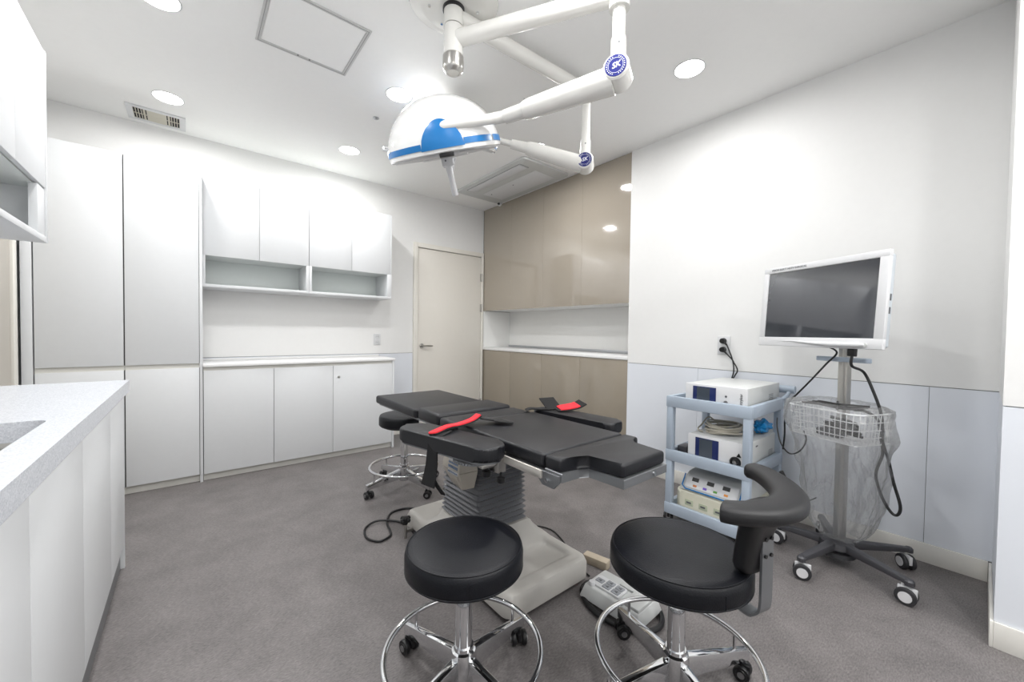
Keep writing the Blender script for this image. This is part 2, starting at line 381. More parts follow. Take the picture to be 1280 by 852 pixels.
obj('lens', B().lathe([(0, .016), (.012, .012), (.016, 0)], (-.085, -.435, H-.03), mtx=Vector((-.8, -.4, -.35)).to_track_quat('Z', 'Y').to_matrix().to_4x4()), 'blackpl', t)
tag(center(obj('sprinkler', B().lathe([(0, -.012), (.008, -.012), (.008, -.004), (.022, -.003), (.022, 0)], (-1.894, -1.285, H)), 'dullchrome')), 'tiny ceiling sprinkler head in front of the round downlights, left of the lamp dome', 'sprinkler')

# ------------------------------------------------------------------ back wall cabinets
FY = -.454; G = .003
def tall(name_label, x0, x1, left_filler):
    t = thing('tall_cabinet', name_label, 'cabinet', ((x0+x1)/2, -.23, 0), 0, 'full height cabinets on the back wall')
    obj('body', B().box(x0, x1, FY+.02, -.008, .055, 2.35), 'gap', t)
    obj('toe_kick', B().box(x0, x1, FY+.035, FY+.05, 0, .055), 'toe', t)
    obj('door', B().box(x0+G, x1-G, FY, FY+.019, .905, 2.35, .0012), 'cab', t)
    obj('door', B().box(x0+G, x1-G, FY, FY+.019, .06, .872, .0012), 'cab', t)
    obj('finger_rail', B().box(x0, x1, FY+.014, FY+.0195, .872, .905), 'toe', t)
    if left_filler: obj('side_panel', B().box(x0-.05, x0-.004, FY, -.008, 0, 2.35, .001), 'cab', t)
    else: obj('side_panel', B().box(x1, x1+.018, FY-.003, -.008, 0, 2.352, .001), 'cab', t)
    return t
tall('full height white cabinet, the left one of the pair beside the beige door', -3.722, -3.320, True)
tall('full height white cabinet, the right one of the pair, next to the white wall cabinets', -3.319, -2.915, False)
UY = -.33
def wallcab(label, x0, x1, seam, endp):
    t = thing('wall_cabinet', label, 'cabinet', ((x0+x1)/2, -.16, 1.49), 0, 'white wall cabinets over the back counter')
    e = .018
    b = B().box(x0, x1, UY+.02, -.008, 1.745, 2.347)
    obj('body', b, 'cabin', t)
    obj('side_panel', B().box(x0, x0+(e if not endp else .022), UY, -.008, 1.518, 1.745, .001), 'cab', t)
    obj('side_panel', B().box(x1-(.045 if endp else .022), x1, UY, -.008, 1.518, 1.745, .001), 'cab', t)
    obj('shelf_board', B().box(x0, x1, UY, -.008, 1.496, 1.518, .001), 'cab', t)
    obj('back_panel', B().box(x0+e, x1-e, -.014, -.008, 1.518, 1.745), mat('niche_back_panel', (222, 228, 226), .5), t)
    obj('door', B().box(x0+.001, seam-.0015, UY, UY+.018, 1.742, 2.347, .0012), 'cab', t)
    obj('door', B().box(seam+.0015, x1-(.012 if endp else .001), UY, UY+.018, 1.742, 2.347, .0012), 'cab', t)
    if endp: obj('end_panel', B().box(x1-.0105, x1, UY, UY+.019, 1.745, 2.347, .001), 'cab', t)
    return t
wallcab('white two door wall cabinet with open shelf, next to the tall cabinets', -2.894, -2.141, -2.519, False)
wallcab('white two door wall cabinet with open shelf, nearer the cream door', -2.139, -1.374, -1.768, True)
t = thing('base_cabinet', 'white three door base cabinet under the thin worktop on the back wall', 'cabinet', (-2.14, -.23, 0))
obj('body', B().box(-2.894, -1.412, FY+.02, -.008, .055, .862), 'gap', t)
obj('toe_kick', B().box(-2.894, -1.412, FY+.035, FY+.05, 0, .055), 'toe', t)
obj('finger_rail', B().box(-2.894, -1.412, FY+.013, FY+.0195, .84, .874), 'toe', t)
xs = [-2.894, -2.441, -1.975, -1.412]; xs = [-2.894, -2.432, -1.968, -1.412]
for a, b_ in zip(xs, xs[1:]):
    dd = obj('door', B().box(a+.0015, b_-.0015, FY, FY+.018, .056, .846, .0012), 'cab', t)
    if a > -2: obj('lock', B().cyl((a+.05, FY, .74), (a+.05, FY-.003, .74), .012).cyl((a+.05, FY-.003, .74), (a+.05, FY-.006, .74), .007, seg=12).cyl((a+.05, FY-.006, .742), (a+.05, FY-.016, .742), .004, seg=8), 'steel', dd)
obj('side_panel', B().box(-1.411, -1.392, FY-.003, -.008, 0, .874, .001), 'cab', t)
t = thing('worktop', 'thin white worktop on the three door base cabinet at the back wall', 'worktop', (-2.14, -.23, .874))
obj('slab', B().box(-2.896, -1.385, FY-.012, -.008, .8745, .897, .002), 'top', t)
obj('upstand', B().box(-2.896, -1.385, -.02, -.0085, .8972, .912, .001), 'top', t)

# outlets
def outlet(label, c, nx, w_, h_, flag):
    """c on the wall, nx=0 faces -y, nx=1 faces -x"""
    t = thing('wall_outlet', label, 'outlet', c, 0 if not nx else R(-90))
    obj('plate', B().box(-w_/2, w_/2, -.009, 0, -h_/2, h_/2, .003), 'whitepl', t, world=False)
    for s in (-1, 1):
        obj('socket', B().lathe([(.022, 0), (.022, .002), (.018, .002), (.017, -.001), (0, -.001)], (0, -.0095, s*h_*.24), mtx=Matrix.Rotation(R(90), 4, 'X')), 'offpl', t, world=False)
        if flag: obj('socket_hole', B().cyl((-.008, -.0098, s*h_*.24), (-.008, -.0085, s*h_*.24), .0035, seg=8).cyl((.008, -.0098, s*h_*.24), (.008, -.0085, s*h_*.24), .0035, seg=8), 'ink', t, world=False)
    return t
outlet('white double socket on the back wall above the white worktop', (-1.40, -T-.0003, 1.075), 0, .075, .12, True)
outlet('white double socket with two black plugs on the right wall', (-T-.0003, -3.025, 1.10), 1, .085, .13, False)
for s, z, lab in ((1, 1.131, 'upper round black plug in the right wall socket'), (-1, 1.069, 'lower round black plug in the right wall socket')):
    t = thing('power_plug', lab, 'plug', (-.045, -3.025, z))
    obj('plug_body', B().cyl((-.0178, -3.025, z), (-.045, -3.025, z), .021, .018), 'blackpl', t)
    obj('strain_relief', B().cyl((-.038, -3.035, z-.006), (-.036, -3.055, z-.028), .008, .006, seg=12), 'blackpl', t)
    k = .0 if s > 0 else -.03
    pts = [(-.036, -3.055, z-.028), (-.036, -3.085+k*.3, 1.03+k), (-.037, -3.10+k*.2, .98), (-.036, -3.105+k*.8, .93), (-.036, -3.098+k*.4, .885), (-.037, -3.07, .80), (-.037, -3.06, .70)]
    obj('cord', B().tube(spline(pts), .0045, 8), 'cable', t)

# ------------------------------------------------------------------ beige recessed cabinet
BX = .45
t = thing('beige_wall_cabinet', 'tall glossy beige upper cabinet fronts reaching the ceiling in the corner', 'cabinet', (.2, -1.13, 1.44))
obj('body', B().box(.02, BX-.002, -2.222, -.012, 1.45, H-.004), 'greigein', t)
ys = [-.0135, -.582, -1.13, -1.675, -2.224]
for a, b_ in zip(ys, ys[1:]): obj('door', B().box(0, .018, b_+.0006, a-.0006, 1.445, H-.004), 'greige', t)
t = thing('beige_base_cabinet', 'glossy beige base cabinet fronts under the white ledge in the corner', 'cabinet', (.2, -1.13, 0))
obj('body', B().box(.02, BX-.002, -2.226, -.012, .06, .94), 'gap', t)
obj('toe_kick', B().box(.03, .045, -2.226, -.012, 0, .06), 'toe', t)
for a, b_ in zip(ys, ys[1:]): obj('door', B().box(0, .018, b_+.001, a-.001, .06, .94, .001), 'greige2', t)
t = thing('niche_counter', 'white counter ledge in the niche between the beige cabinets', 'worktop', (.2, -1.13, .94))
obj('slab', B().box(-.008, BX-.012, -2.224, -.012, .942, .972, .002), 'top', t)
obj('edge_strip', B().box(BX-.03, BX-.0125, -2.222, -.035, .9725, 1.0, .002), 'alu', t)
nb = obj('trim_1', B().box(BX-.01, BX, -2.226, -.03, .972, 1.449).box(-.0, BX, -.03, -.0125, .973, 1.4445).box(0, BX, -2.232, -2.2265, .0, H), 'greigein', kind='structure')

# ------------------------------------------------------------------ left run: counter, base and wall cabinets
t = thing('base_cabinet_run', 'long white base cabinet run with sink below the speckled counter on the left', 'cabinet', (-3.5, -3.1, 0))
LX = -3.22
obj('body', B().box(-3.79, LX-.02, -4.7, -1.59, .12, .66).box(-3.25-.02, LX-.0195, -4.7, -1.59, .66, .855).box(-3.79, -3.78, -4.7, -1.59, .66, .855), 'gap', t)
obj('toe_kick', B().box(-3.26, -3.235, -4.7, -1.59, 0, .12), 'frameg', t)
obj('end_panel', B().box(-3.79, LX+.0, -1.588, -1.568, 0, .855, .001), 'cab', t)
obj('finger_rail', B().box(LX-.019, LX-.012, -4.7, -1.59, .82, .857), 'toe', t)
ys = [-1.59, -1.984, -2.506, -3.01, -3.53, -4.05, -4.7]
for a, b_ in zip(ys, ys[1:]): obj('door', B().box(LX-.018, LX, b_+.0015, a-.0015, .125, .83, .0012), 'cab', t)
t = thing('counter', 'white speckled quartz counter with a thick front edge on the left', 'worktop', (-3.5, -3.1, .858))
sx0, sx1, sy0, sy1 = -3.66, -3.273, -3.22, -2.575
cx0, cx1, cy0, cy1 = -3.795, -3.2, -4.72, -1.553
slab = B(); tb = slab.bm
def ringface(z):
    o = [(cx0, cy0, z), (cx1, cy0, z), (cx1, cy1, z), (cx0, cy1, z)]
    i = [(x, y, z) for x, y in rrect(sx0, sx1, sy0, sy1, .03)]
    return o, i
outer = {}
for z in (.858, .912):
    o, i = ringface(z); ov = [tb.verts.new(p) for p in o]; iv = [tb.verts.new(p) for p in i]; outer[z] = (ov, iv)
    # inner corners run: (x1,y1)(x0,y1)(x0,y0)(x1,y0), 6 verts each
    corners = [ov[2], ov[3], ov[0], ov[1]]
    for q in range(4):
        seg_ = iv[q*6:q*6+6]
        for k in range(5): tb.faces.new((seg_[k], seg_[k+1], corners[q]))
        nxt = iv[((q+1)*6) % 24]
        tb.faces.new((seg_[5], nxt, corners[(q+1) % 4], corners[q]))
for k in range(4): tb.faces.new((outer[.858][0][k], outer[.858][0][(k+1) % 4], outer[.912][0][(k+1) % 4], outer[.912][0][k]))
for k in range(24): tb.faces.new((outer[.858][1][k], outer[.858][1][(k+1) % 24], outer[.912][1][(k+1) % 24], outer[.912][1][k]))
bmesh.ops.recalc_face_normals(tb, faces=tb.faces)
obj('slab', slab, 'quartz', t)
sb = B(); tb = sb.bm
levels = [(.868, -.006, .03), (.862, -.002, .035), (.84, -.002, .04), (.71, .012, .06), (.685, .04, .07), (.68, .1, .08)]
prev = None
for z, off, rr in levels:
    ring = [tb.verts.new((x, y, z)) for x, y in rrect(sx0+off, sx1-off, sy0+off, sy1-off, rr)]
    if prev:
        for k in range(24): tb.faces.new((prev[k], prev[(k+1) % 24], ring[(k+1) % 24], ring[k]))
    prev = ring
tb.faces.new(prev)
sk = thing('sink', 'stainless steel undermount sink in the left counter', 'sink', (-3.46, -2.9, .66))
obj('bowl', sb, 'steel', sk)
obj('drain', B().lathe([(.045, .004), (.04, .006), (.02, .004), (0, .003)], (-3.46, -2.9, .68)), 'chrome', sk)

WX = -3.455
ysu = [-1.587, -1.966, -2.345, -2.724, -3.103, -3.482, -3.861, -4.24, -4.62]
labs = ['white two door wall cabinet with open shelf, the farthest of the left run', 'white two door wall cabinet of the left run, second from its far end', 'white two door wall cabinet of the left run, third from its far end', 'white two door wall cabinet of the left run, nearest the camera']
for k in range(4):
    a, m_, b_ = ysu[2*k], ysu[2*k+1], ysu[2*k+2]
    t = thing('wall_cabinet', labs[k], 'cabinet', (-3.63, (a+b_)/2, 1.53), 0, 'white wall cabinets over the left counter')
    obj('body', B().box(-3.79, WX-.02, b_+.001, a, 1.765, 2.36), 'cabin', t)
    obj('shelf_board', B().box(-3.79, WX, b_+.001, a, 1.535, 1.56, .001), 'cab', t)
    obj('back_panel', B().box(-3.795, -3.785, b_+.001, a, 1.56, 1.765), 'cabin', t)
    for p, q in ((a, m_), (m_, b_)): obj('door', B().box(WX-.018, WX, q+.0015, p-.0015, 1.77, 2.362, .0012), 'cab', t)
    if k == 0:
        obj('end_panel', B().box(-3.795, WX+.002, a+.001, a+.02, 1.535, 2.365, .001), 'cab', t)
        obj('stile', B().box(WX-.03, WX-.004, a-.10, a, 1.56, 1.766, .001), 'cab', t)

# ------------------------------------------------------------------ surgical light pair on ceiling mount
def dirv(a, b): return (Vector(b)-Vector(a)).normalized()
MC = Vector((-1.987, -2.552, 0))
t_s = thing('surgical_light', 'white ceiling mounted surgical light with two arms and two domed heads trimmed in blue', 'surgical light', (MC.x, MC.y, H))
obj('ceiling_flange', B().lathe([(.215, 0), (.21, -.01), (.165, -.026), (.15, -.032), (.055, -.034), (.052, -.034)], (MC.x, MC.y, H-.001), 56), 'armw', t_s)
for a in (30, 150, 270, 90, 210, 330):
    p = MC+Vector((math.cos(R(a))*.115, math.sin(R(a))*.115, H-.033)); obj('bolt', B().cyl(p, p-Vector((0, 0, .008)), .007, seg=6), 'chrome', t_s)
obj('collar', B().cyl((MC.x, MC.y, H-.034), (MC.x, MC.y, H-.05), .052), 'blackpl', t_s)
obj('column', B().cyl((MC.x, MC.y, H-.048), (MC.x, MC.y, 2.632), .047, seg=32).cyl((MC.x, MC.y, 2.628), (MC.x, MC.y, 2.485), .046, seg=32), 'armw', t_s)
obj('end_cap', B().lathe([(.046, .07), (.05, .065), (.05, .012), (.046, .0), (.03, -.012), (.028, -.008), (0, -.006)], (MC.x, MC.y, 2.425), 40), 'steel', t_s)
J1 = Vector((-1.594, -3.218, 2.25)); J2 = Vector((-1.045, -2.585, 2.242))
for J, za, tag_ in ((J1, 2.573, 0), (J2, 2.688, 1)):
    e = Vector((J.x, J.y, za)); s = Vector((MC.x, MC.y, za)); dd = (e-s).normalized()
    s = s+dd*.03
    obj('horizontal_arm', B().tube([s, s+dd*.01, e-dd*.02, e], .038, 24), 'armw', t_s, ang=50)
    obj('arm_post', B().cyl((J.x, J.y, za+.045), (J.x, J.y, za-.06), .042).cyl((J.x, J.y, za-.06), (J.x, J.y, J.z+.13), .027).cyl((J.x, J.y, J.z+.14), (J.x, J.y, J.z+.03), .032), 'armw', t_s)
    obj('screw', B().cyl(Vector((J.x, J.y, J.z+.11))-Vector((.77, .63, 0))*.03, Vector((J.x, J.y, J.z+.11))-Vector((.77, .63, 0))*.034, .004, seg=8), 'ink', t_s)
L1c = Vector((-1.916, -2.362, 2.126)); L2c = Vector((-1.586, -1.95, 2.462))
def badge(J, axis):
    x = Vector((0, 0, 1)).cross(axis).normalized(); y = Vector((0, 0, 1)); r = .053
    obj('joint_housing', B().cyl(J-axis*.05, J+axis*.05, r, seg=36).cyl(J+axis*.05, J+axis*.056, r, r-.006, seg=36), 'armw', t_s)
    f = J+axis*.0562
    bd = obj('badge', B().cyl(f, f+axis*.002, .043, seg=40), 'badge', t_s)
    mt = basis(f+axis*.0024, x, y, axis)
    obj('lettering', text_b('SK', .031, mt @ Matrix.Rotation(R(12), 4, 'Z'), bold=.0006, shear=.35), 'badgew', bd)
    rg = B()
    rg.lathe([(.0292, .0), (.0292, .0006), (.0302, .0006), (.0302, 0)], mtx=mt, seg=36)
    for k in range(26):
        a = 2*math.pi*k/26+.12
        if abs(math.degrees(a) % 360-180) < 9 or abs((math.degrees(a)+180) % 360-180) < 9: continue
        rg.box(-.0016, .0016, .0335, .0375, 0, .0006, mtx=mt @ Matrix.Rotation(a, 4, 'Z'))
    obj('ring_print', rg, 'badgew', bd)
def arm_profile(p0, p1, r0, r1, z_off):
    d = (p1-p0); n = 14; pts = [p0+d*(k/n) for k in range(n+1)]
    rr = [r0+(r1-r0)*(k/n) for k in range(n+1)]; rr[-1] *= .9
    return B().tube(pts, rr, 20, flat=1.0)
# arm to first lamp head
ax1 = Vector((-.9, -.44, 0)).normalized(); ad1 = Vector((-.44, .9, 0)).normalized()
badge(J1, ax1)
E1 = Vector((-1.778, -2.837, 2.194))
obj('spring_arm', arm_profile(J1+ad1*.02+Vector((0, 0, -.022)), E1, .056, .042, 0), 'armw', t_s, ang=50)
obj('arm_trim', B().tube([J1+ad1*.08+ax1*.048+Vector((0, 0, -.02)), E1-ad1*.03+ax1*.04+Vector((0, 0, .004))], .004, 6), 'offpl', t_s)
E1b = Vector((-1.815, -2.745, 2.190))
obj('arm_neck', B().cyl(E1, E1b, .033, .031), 'armw', t_s)
P1 = Vector((-2.065, -2.595, 2.115))
obj('yoke_tube', B().tube(spline([E1b+Vector((.01, -.03, 0)), E1b+Vector((-.02, .02, -.003)), Vector((-1.905, -2.685, 2.167)), Vector((-2.0, -2.64, 2.138)), P1, P1+Vector((.03, .05, -.006))], 8), [.026]*12+[.024]*29, 16), 'armw', t_s, ang=60)
obj('spring_knob', B().cyl(E1+Vector((0, 0, .03)), E1+Vector((0, 0, .055)), .004, seg=8).cyl(E1+Vector((.0, .02, .03)), E1+Vector((0, .02, .05)), .004, seg=8), 'chrome', t_s)
# arm to second lamp head
ad2 = Vector((-.586, .81, 0)).normalized(); ax2 = Vector((-.81, -.586, 0)).normalized()
badge(J2, ax2)
d2v = (Vector((-1.471, -2.256, 2.366))-J2).normalized()
E2 = J2+d2v*.38
obj('spring_arm', arm_profile(J2+d2v*.02+Vector((0, 0, -.012)), E2, .052, .042, 0), 'armw', t_s, ang=50)
obj('arm_neck', B().cyl(E2, E2+d2v*.1, .032, .028), 'armw', t_s)
def lamp_head(name, c, roll_deg, r, hgt, lean, pivot):
    v = (c-CAM).normalized()                 # heads lean this way in the photo; real tilt of the head in the room
    uu = (Vector((0, 0, 1))-v*v.z).normalized(); rr = v.cross(uu).normalized()
    n = (uu*math.cos(R(roll_deg))-rr*math.sin(R(roll_deg))+v*lean).normalized()
    x = (rr-n*rr.dot(n)).normalized(); y = n.cross(x)
    mt = basis(c, x, y, n)
    prof = [(0, hgt)]+[(r*math.sin(R(a)), hgt*math.cos(R(a))) for a in range(8, 90, 6)]+[(r, .0), (r*.998, -.012), (r*.975, -.016), (r*.97, -.004)]
    hd = obj(name, B().lathe(prof, mtx=mt, seg=64), 'lampw', t_s, ang=50)
    def shell(a0, a1, e0, e1, off, m, nm, n_=24):
        b = B(); t = bmesh.new(); g = []
        for i in range(n_+1):
            a = R(a0+(a1-a0)*i/n_); col = []
            top = e1(i/n_) if callable(e1) else e1
            for j in range(9):
                e = R(e0+(top-e0)*j/8); col.append(t.verts.new(((r+off)*math.cos(e)*math.cos(a), (r+off)*math.cos(e)*math.sin(a), (hgt+off)*math.sin(e))))
            g.append(col)
        for p, q in zip(g, g[1:]):
            for j in range(8): t.faces.new((p[j], q[j], q[j+1], p[j+1]))
        b.merge(t, mt); return obj(nm, b, m, hd, ang=60)
    # blue trim low on the shell, with white joints
    for a0, a1 in ((-178, -112), (-72, -38), (-35, -8), (-5, 50), (53, 110), (113, 178)):
        shell(a0, a1, 1.5, 7.5, .003, 'blue', 'trim_band')
    shell(-112, -72, .5, lambda f: 27*math.sin(math.pi*min(1, max(0, f)))**.55+1.5, .006, 'blue', 'side_cover')
    obj('reflector', B().lathe([(r*.968, -.008), (r*.9, -.01), (r*.6, .01), (0, .03)], mtx=mt, seg=48), 'offpl', hd)
    for k in range(3):
        m2 = mt @ Matrix.Rotation(R(90+120*k), 4, 'Z')
        obj('light_panel', B().prism([(r*.14, -r*.1), (r*.5, -r*.42), (r*.80, -r*.46), (r*.93, -r*.2), (r*.93, r*.2), (r*.80, r*.46), (r*.5, r*.42), (r*.14, r*.1)], -.022, -.006, .004, 2, mtx=m2), 'whitepl', hd)
    obj('pivot_bracket', B().box(-.035, .035, -r*.98, -r*.62, -.034, -.018, .003, mtx=mt), 'blackpl', hd)
    hb = obj('handle_hub', B().box(-.032, .032, -.035, .03, -.07, -.016, .008, 3, mtx=mt).cyl(mt @ Vector((0, 0, -.02)), mt @ Vector((0, 0, -.075)), .028), 'whitepl', hd)
    obj('screw', B().cyl(mt @ Vector((-.01, -.0355, -.042)), mt @ Vector((-.01, -.038, -.042)), .005, seg=8), 'ink', hb)
    obj('handle', B().tube([mt @ Vector(p) for p in ((0, 0, -.07), (0, -.0, -.09), (.002, 0, -.15), (.004, 0, -.215), (.004, 0, -.222))], [.017, .0165, .0155, .0175, .015], 20), 'whitepl', hd)
    obj('side_grip', B().tube([mt @ Vector(p) for p in ((-r*.93, .05, .06), (-r*1.06, .05, .075), (-r*1.07, .02, .07), (-r*1.06, -.01, .06), (-r*.95, -.01, .05))], .006, 8), 'whitepl', hd)
    return hd, mt
hd1, mt1 = lamp_head('lamp_head', L1c, 14, .295, .262, .05, P1)
hd2, mt2 = lamp_head('lamp_head', L2c, -14, .262, .235, .06, None)
pe = mt2 @ Vector((.12, -.2, .06))
obj('yoke_tube', B().tube(spline([E2+d2v*.08, E2+d2v*.16, (E2+d2v*.16)*.4+pe*.6+Vector((0, -.0, -.01)), pe], 8), .018, 14), 'armw', t_s, ang=60)

# ------------------------------------------------------------------ rolling stools
def caster(parent, p, ang_, wr=.026, white=False, gap=.011):
    """twin wheel caster with its contact point at p (z=0)"""
    mt = Matrix.Translation((p[0], p[1], 0)) @ Matrix.Rotation(ang_, 4, 'Z')
    c = obj('caster', B().prism(rrect(-wr*.95, wr*.8, -.008, .008, .006, 3), wr*.9, wr*2.0, .002, 2, mtx=mt).cyl(mt @ Vector((wr*.35, 0, wr*1.6)), mt @ Vector((wr*.35, 0, wr*2.75)), .0055, seg=12), 'wheelw' if white else 'blackpl', parent)
    for s in (-1, 1):
        prof = [(0, 0), (wr*.62, 0), (wr*.66, .002), (wr*.94, .002), (wr, .005), (wr, .015), (wr*.92, .018), (0, .018)]
        m2 = mt @ Matrix.Translation((0, s*(gap+.018), wr)) @ Matrix.Rotation(R(90*s), 4, 'X')
        m2 = m2 @ Matrix.Translation((0, 0, 0))
        whl = obj('wheel', B().lathe(prof, mtx=m2, seg=24), 'rubber' if white else 'blackpl', c)
        if white or True:
            f = mt @ Vector((0, s*(gap+.0185), wr)); f2 = mt @ Vector((0, s*(gap+.0205), wr))
            obj('wheel_disc', B().cyl(f, f2, wr*.62 if white else wr*.42, seg=20), 'wheelw' if white else 'dullchrome', c)
    return c
def stool(label, x, y, zt, rs, a0, cas_ang, ring_z=.165, ring_r=.245, thick=.085, lever=None, seat=True):
    t = thing('rolling_stool', label, 'stool', (x, y, 0), 0, 'round black stools on chrome bases')
    top = .012
    prof = [(0, zt), (rs*.5, zt-.001), (rs*.85, zt-.004), (rs*.94, zt-.008), (rs*.985, zt-.016), (rs, zt-.03), (rs*1.0, zt-thick+.02), (rs*.985, zt-thick+.008), (rs*.94, zt-thick), (0, zt-thick)]
    if seat:
        s = obj('seat', B().lathe(prof, (x, y, 0), 72), 'leather', t, ang=60)
        sm = B().tube([(x+rs*.958*math.cos(R(a)), y+rs*.958*math.sin(R(a)), zt-.0095) for a in range(0, 360, 5)], .0022, 6, closed=True)
        sm.tube([(x+rs*.992*math.cos(R(a)), y+rs*.992*math.sin(R(a)), zt-thick+.012) for a in range(0, 360, 5)], .0022, 6, closed=True)
        for aa in (-118, 62):
            sm.tube([(x+rs*1.0005*math.cos(R(aa)), y+rs*1.0005*math.sin(R(aa)), z) for z in (zt-.028, zt-.05, zt-thick+.014)], .0014, 5)
        obj('seam_piping', sm, 'leather', s)
    obj('seat_plate', B().lathe([(0, zt-thick-.001), (rs*.82, zt-thick-.001), (rs*.82, zt-thick-.01), (.06, zt-thick-.016), (.03, zt-thick-.03)], (x, y, 0), 40), 'blackpl', t)
    obj('gas_column', B().cyl((x, y, .17), (x, y, zt-thick-.012), .027, seg=28).cyl((x, y, .16), (x, y, .178), .031, seg=28), 'chrome', t)
    obj('hub', B().lathe([(0, .055), (.034, .056), (.038, .065), (.04, .15), (.038, .162), (.032, .166), (.028, .163)], (x, y, 0), 36), 'chrome', t)
    for k in range(4):
        a = R(a0+90*k); mt = Matrix.Translation((x, y, 0)) @ Matrix.Rotation(a, 4, 'Z')
        lo = [(.028, -.0145, .075), (.028, .0145, .075), (.305, .0115, .062), (.305, -.0115, .062)]
        hi = [(.028, -.0145, .148), (.028, .0145, .148), (.305, .0115, .1), (.305, -.0115, .1)]
        obj('leg', B().hexa([mt @ Vector(p) for p in lo], [mt @ Vector(p) for p in hi], .004), 'chrome', t)
        obj('ring_post', B().cyl(mt @ Vector((ring_r, 0, .105)), mt @ Vector((ring_r, 0, ring_z)), .0055, seg=10), 'chrome', t)
        p = mt @ Vector((.285, 0, 0)); caster(t, p, cas_ang+R(40*k))
    obj('foot_ring', B().tube([(x+ring_r*math.cos(R(a)), y+ring_r*math.sin(R(a)), ring_z) for a in range(0, 360, 5)], .0095, 12, closed=True), 'chrome', t)
    if lever is not None:
        m = Matrix.Translation((x, y, zt-thick-.018)) @ Matrix.Rotation(R(lever), 4, 'Z')
        obj('height_lever', B().box(.05, rs+.0, -.006, .006, -.004, .004, .002, mtx=m).prism(rrect(rs-.01, rs+.035, -.014, .014, .01, 3), -.012, .008, .004, 2, mtx=m), 'blackpl', t)
    return t
stool('round black stool on a chrome four leg base, in front of the operating table', -2.302, -3.187, .513, .185, 11, R(60), lever=38)
stool('round black stool with chrome foot ring behind the head end of the operating table', -1.735, -1.47, .555, .182, 10, R(20))
st = stool('black stool with a crescent shaped arm pad on a steel strap, nearest the camera', -1.782, -3.618, .508, .208, -21, R(100), thick=.08)
st.name = 'armrest_stool'; st['group'] = ''
del st['group']
# crescent arm pad
tr = [(-1.433, -3.699), (-1.453, -3.754), (-1.52, -3.82), (-1.603, -3.87), (-1.684, -3.886), (-1.756, -3.872), (-1.808, -3.841), (-1.845, -3.803), (-1.853, -3.781)]
k_ = (1.17-.735)/(1.17-.71)
pc = [Vector((CAM.x+(x-CAM.x)*k_-.008, CAM.y+(y-CAM.y)*k_+.006, .722)) for x, y in tr]
sp = spline(pc, 6); n = len(sp); cs = B(); tb = bmesh.new(); rings = []
for i, p in enumerate(sp):
    f = i/(n-1); d = (sp[min(i+1, n-1)]-sp[max(i-1, 0)]).normalized(); s = Vector((-d.y, d.x, 0))
    e = min(f, 1-f); cap = min(1, (e/.035+.0))**.5 if e < .035 else 1
    wd = (.032+.014*math.sin(math.pi*f))*(.35+.65*cap); ht = .024*(.4+.6*cap)
    ring = []
    for k in range(20):
        a = 2*math.pi*k/20; ca, sa = math.cos(a), math.sin(a)
        ring.append(tb.verts.new(p+s*wd*math.copysign(abs(ca)**.7, ca)+Vector((0, 0, ht*math.copysign(abs(sa)**.7, sa)))))
    rings.append(ring)
for a, b_ in zip(rings, rings[1:]):
    for k in range(20): tb.faces.new((a[k], a[(k+1) % 20], b_[(k+1) % 20], b_[k]))
tb.faces.new(rings[0]); tb.faces.new(rings[-1]); cs.merge(tb)
obj('arm_pad', cs, 'leather3', st, ang=60)
# padded upright
up_ = B(); tb = bmesh.new(); rings = []
ax_o = Vector((-.25, -.97, 0)).normalized(); ax_s = Vector((ax_o.y, -ax_o.x, 0))   # outward, sideways
pb = Vector((-1.745, -3.814, 0))
for z, wd, dp, off in ((.511, .036, .016, .0), (.515, .05, .024, .0), (.53, .055, .027, .0), (.57, .053, .027, .004), (.62, .052, .028, .012), (.66, .06, .03, .024), (.69, .072, .034, .035), (.708, .074, .034, .038)):
    c = pb+ax_o*off+Vector((0, 0, z)); ring = []
    for k in range(24):
        a = 2*math.pi*k/24; ca, sa = math.cos(a), math.sin(a)
        ring.append(tb.verts.new(c+ax_s*wd*math.copysign(abs(ca)**.6, ca)+ax_o*(dp*math.copysign(abs(sa)**.6, sa)-.01*(1-ca*ca) if sa < 0 else dp*abs(sa)**.6)))
    rings.append(ring)
for a, b_ in zip(rings, rings[1:]):
    for k in range(24): tb.faces.new((a[k], a[(k+1) % 24], b_[(k+1) % 24], b_[k]))
tb.faces.new(rings[0]); tb.faces.new(rings[-1]); up_.merge(tb)
obj('pad_support', up_, 'blackpl', st, ang=60)
sb = B(); path = [pb+ax_o*.034+Vector((0, 0, .635)), pb+ax_o*.034+Vector((0, 0, .44)), pb+ax_o*.03+Vector((0, 0, .41)), pb+ax_o*.014+Vector((0, 0, .39)), pb+ax_o*-.012+Vector((0, 0, .38)), pb+ax_o*-.12+Vector((0, 0, .392)), pb+ax_o*-.16+Vector((0, 0, .40))]
pth = [path[0]]+spline(path[1:], 5); tb = bmesh.new(); prev = None
for i, p in enumerate(pth):
    d = (pth[min(i+1, len(pth)-1)]-pth[max(i-1, 0)]).normalized(); nn = ax_s.cross(d).normalized()
    off = ax_s*-.012
    ring = [tb.verts.new(p+off+ax_s*sx*.024+nn*sn*.0035) for sx, sn in ((-1, -1), (1, -1), (1, 1), (-1, 1))]
    if prev:
        for k in range(4): tb.faces.new((prev[k], prev[(k+1) % 4], ring[(k+1) % 4], ring[k]))
    else: tb.faces.new(ring)
    prev = ring
tb.faces.new(prev); sb.merge(tb)
stp = obj('support_strap', sb, 'frameg', st)
for z in (.612, .565):
    for s in (-.024, 0): 
        p = pb+ax_o*.0375+ax_s*(-.012+s+.012)+Vector((0, 0, z)); obj('screw', B().cyl(p, p+ax_o*.004, .0055, seg=10), 'blackpl', stp)

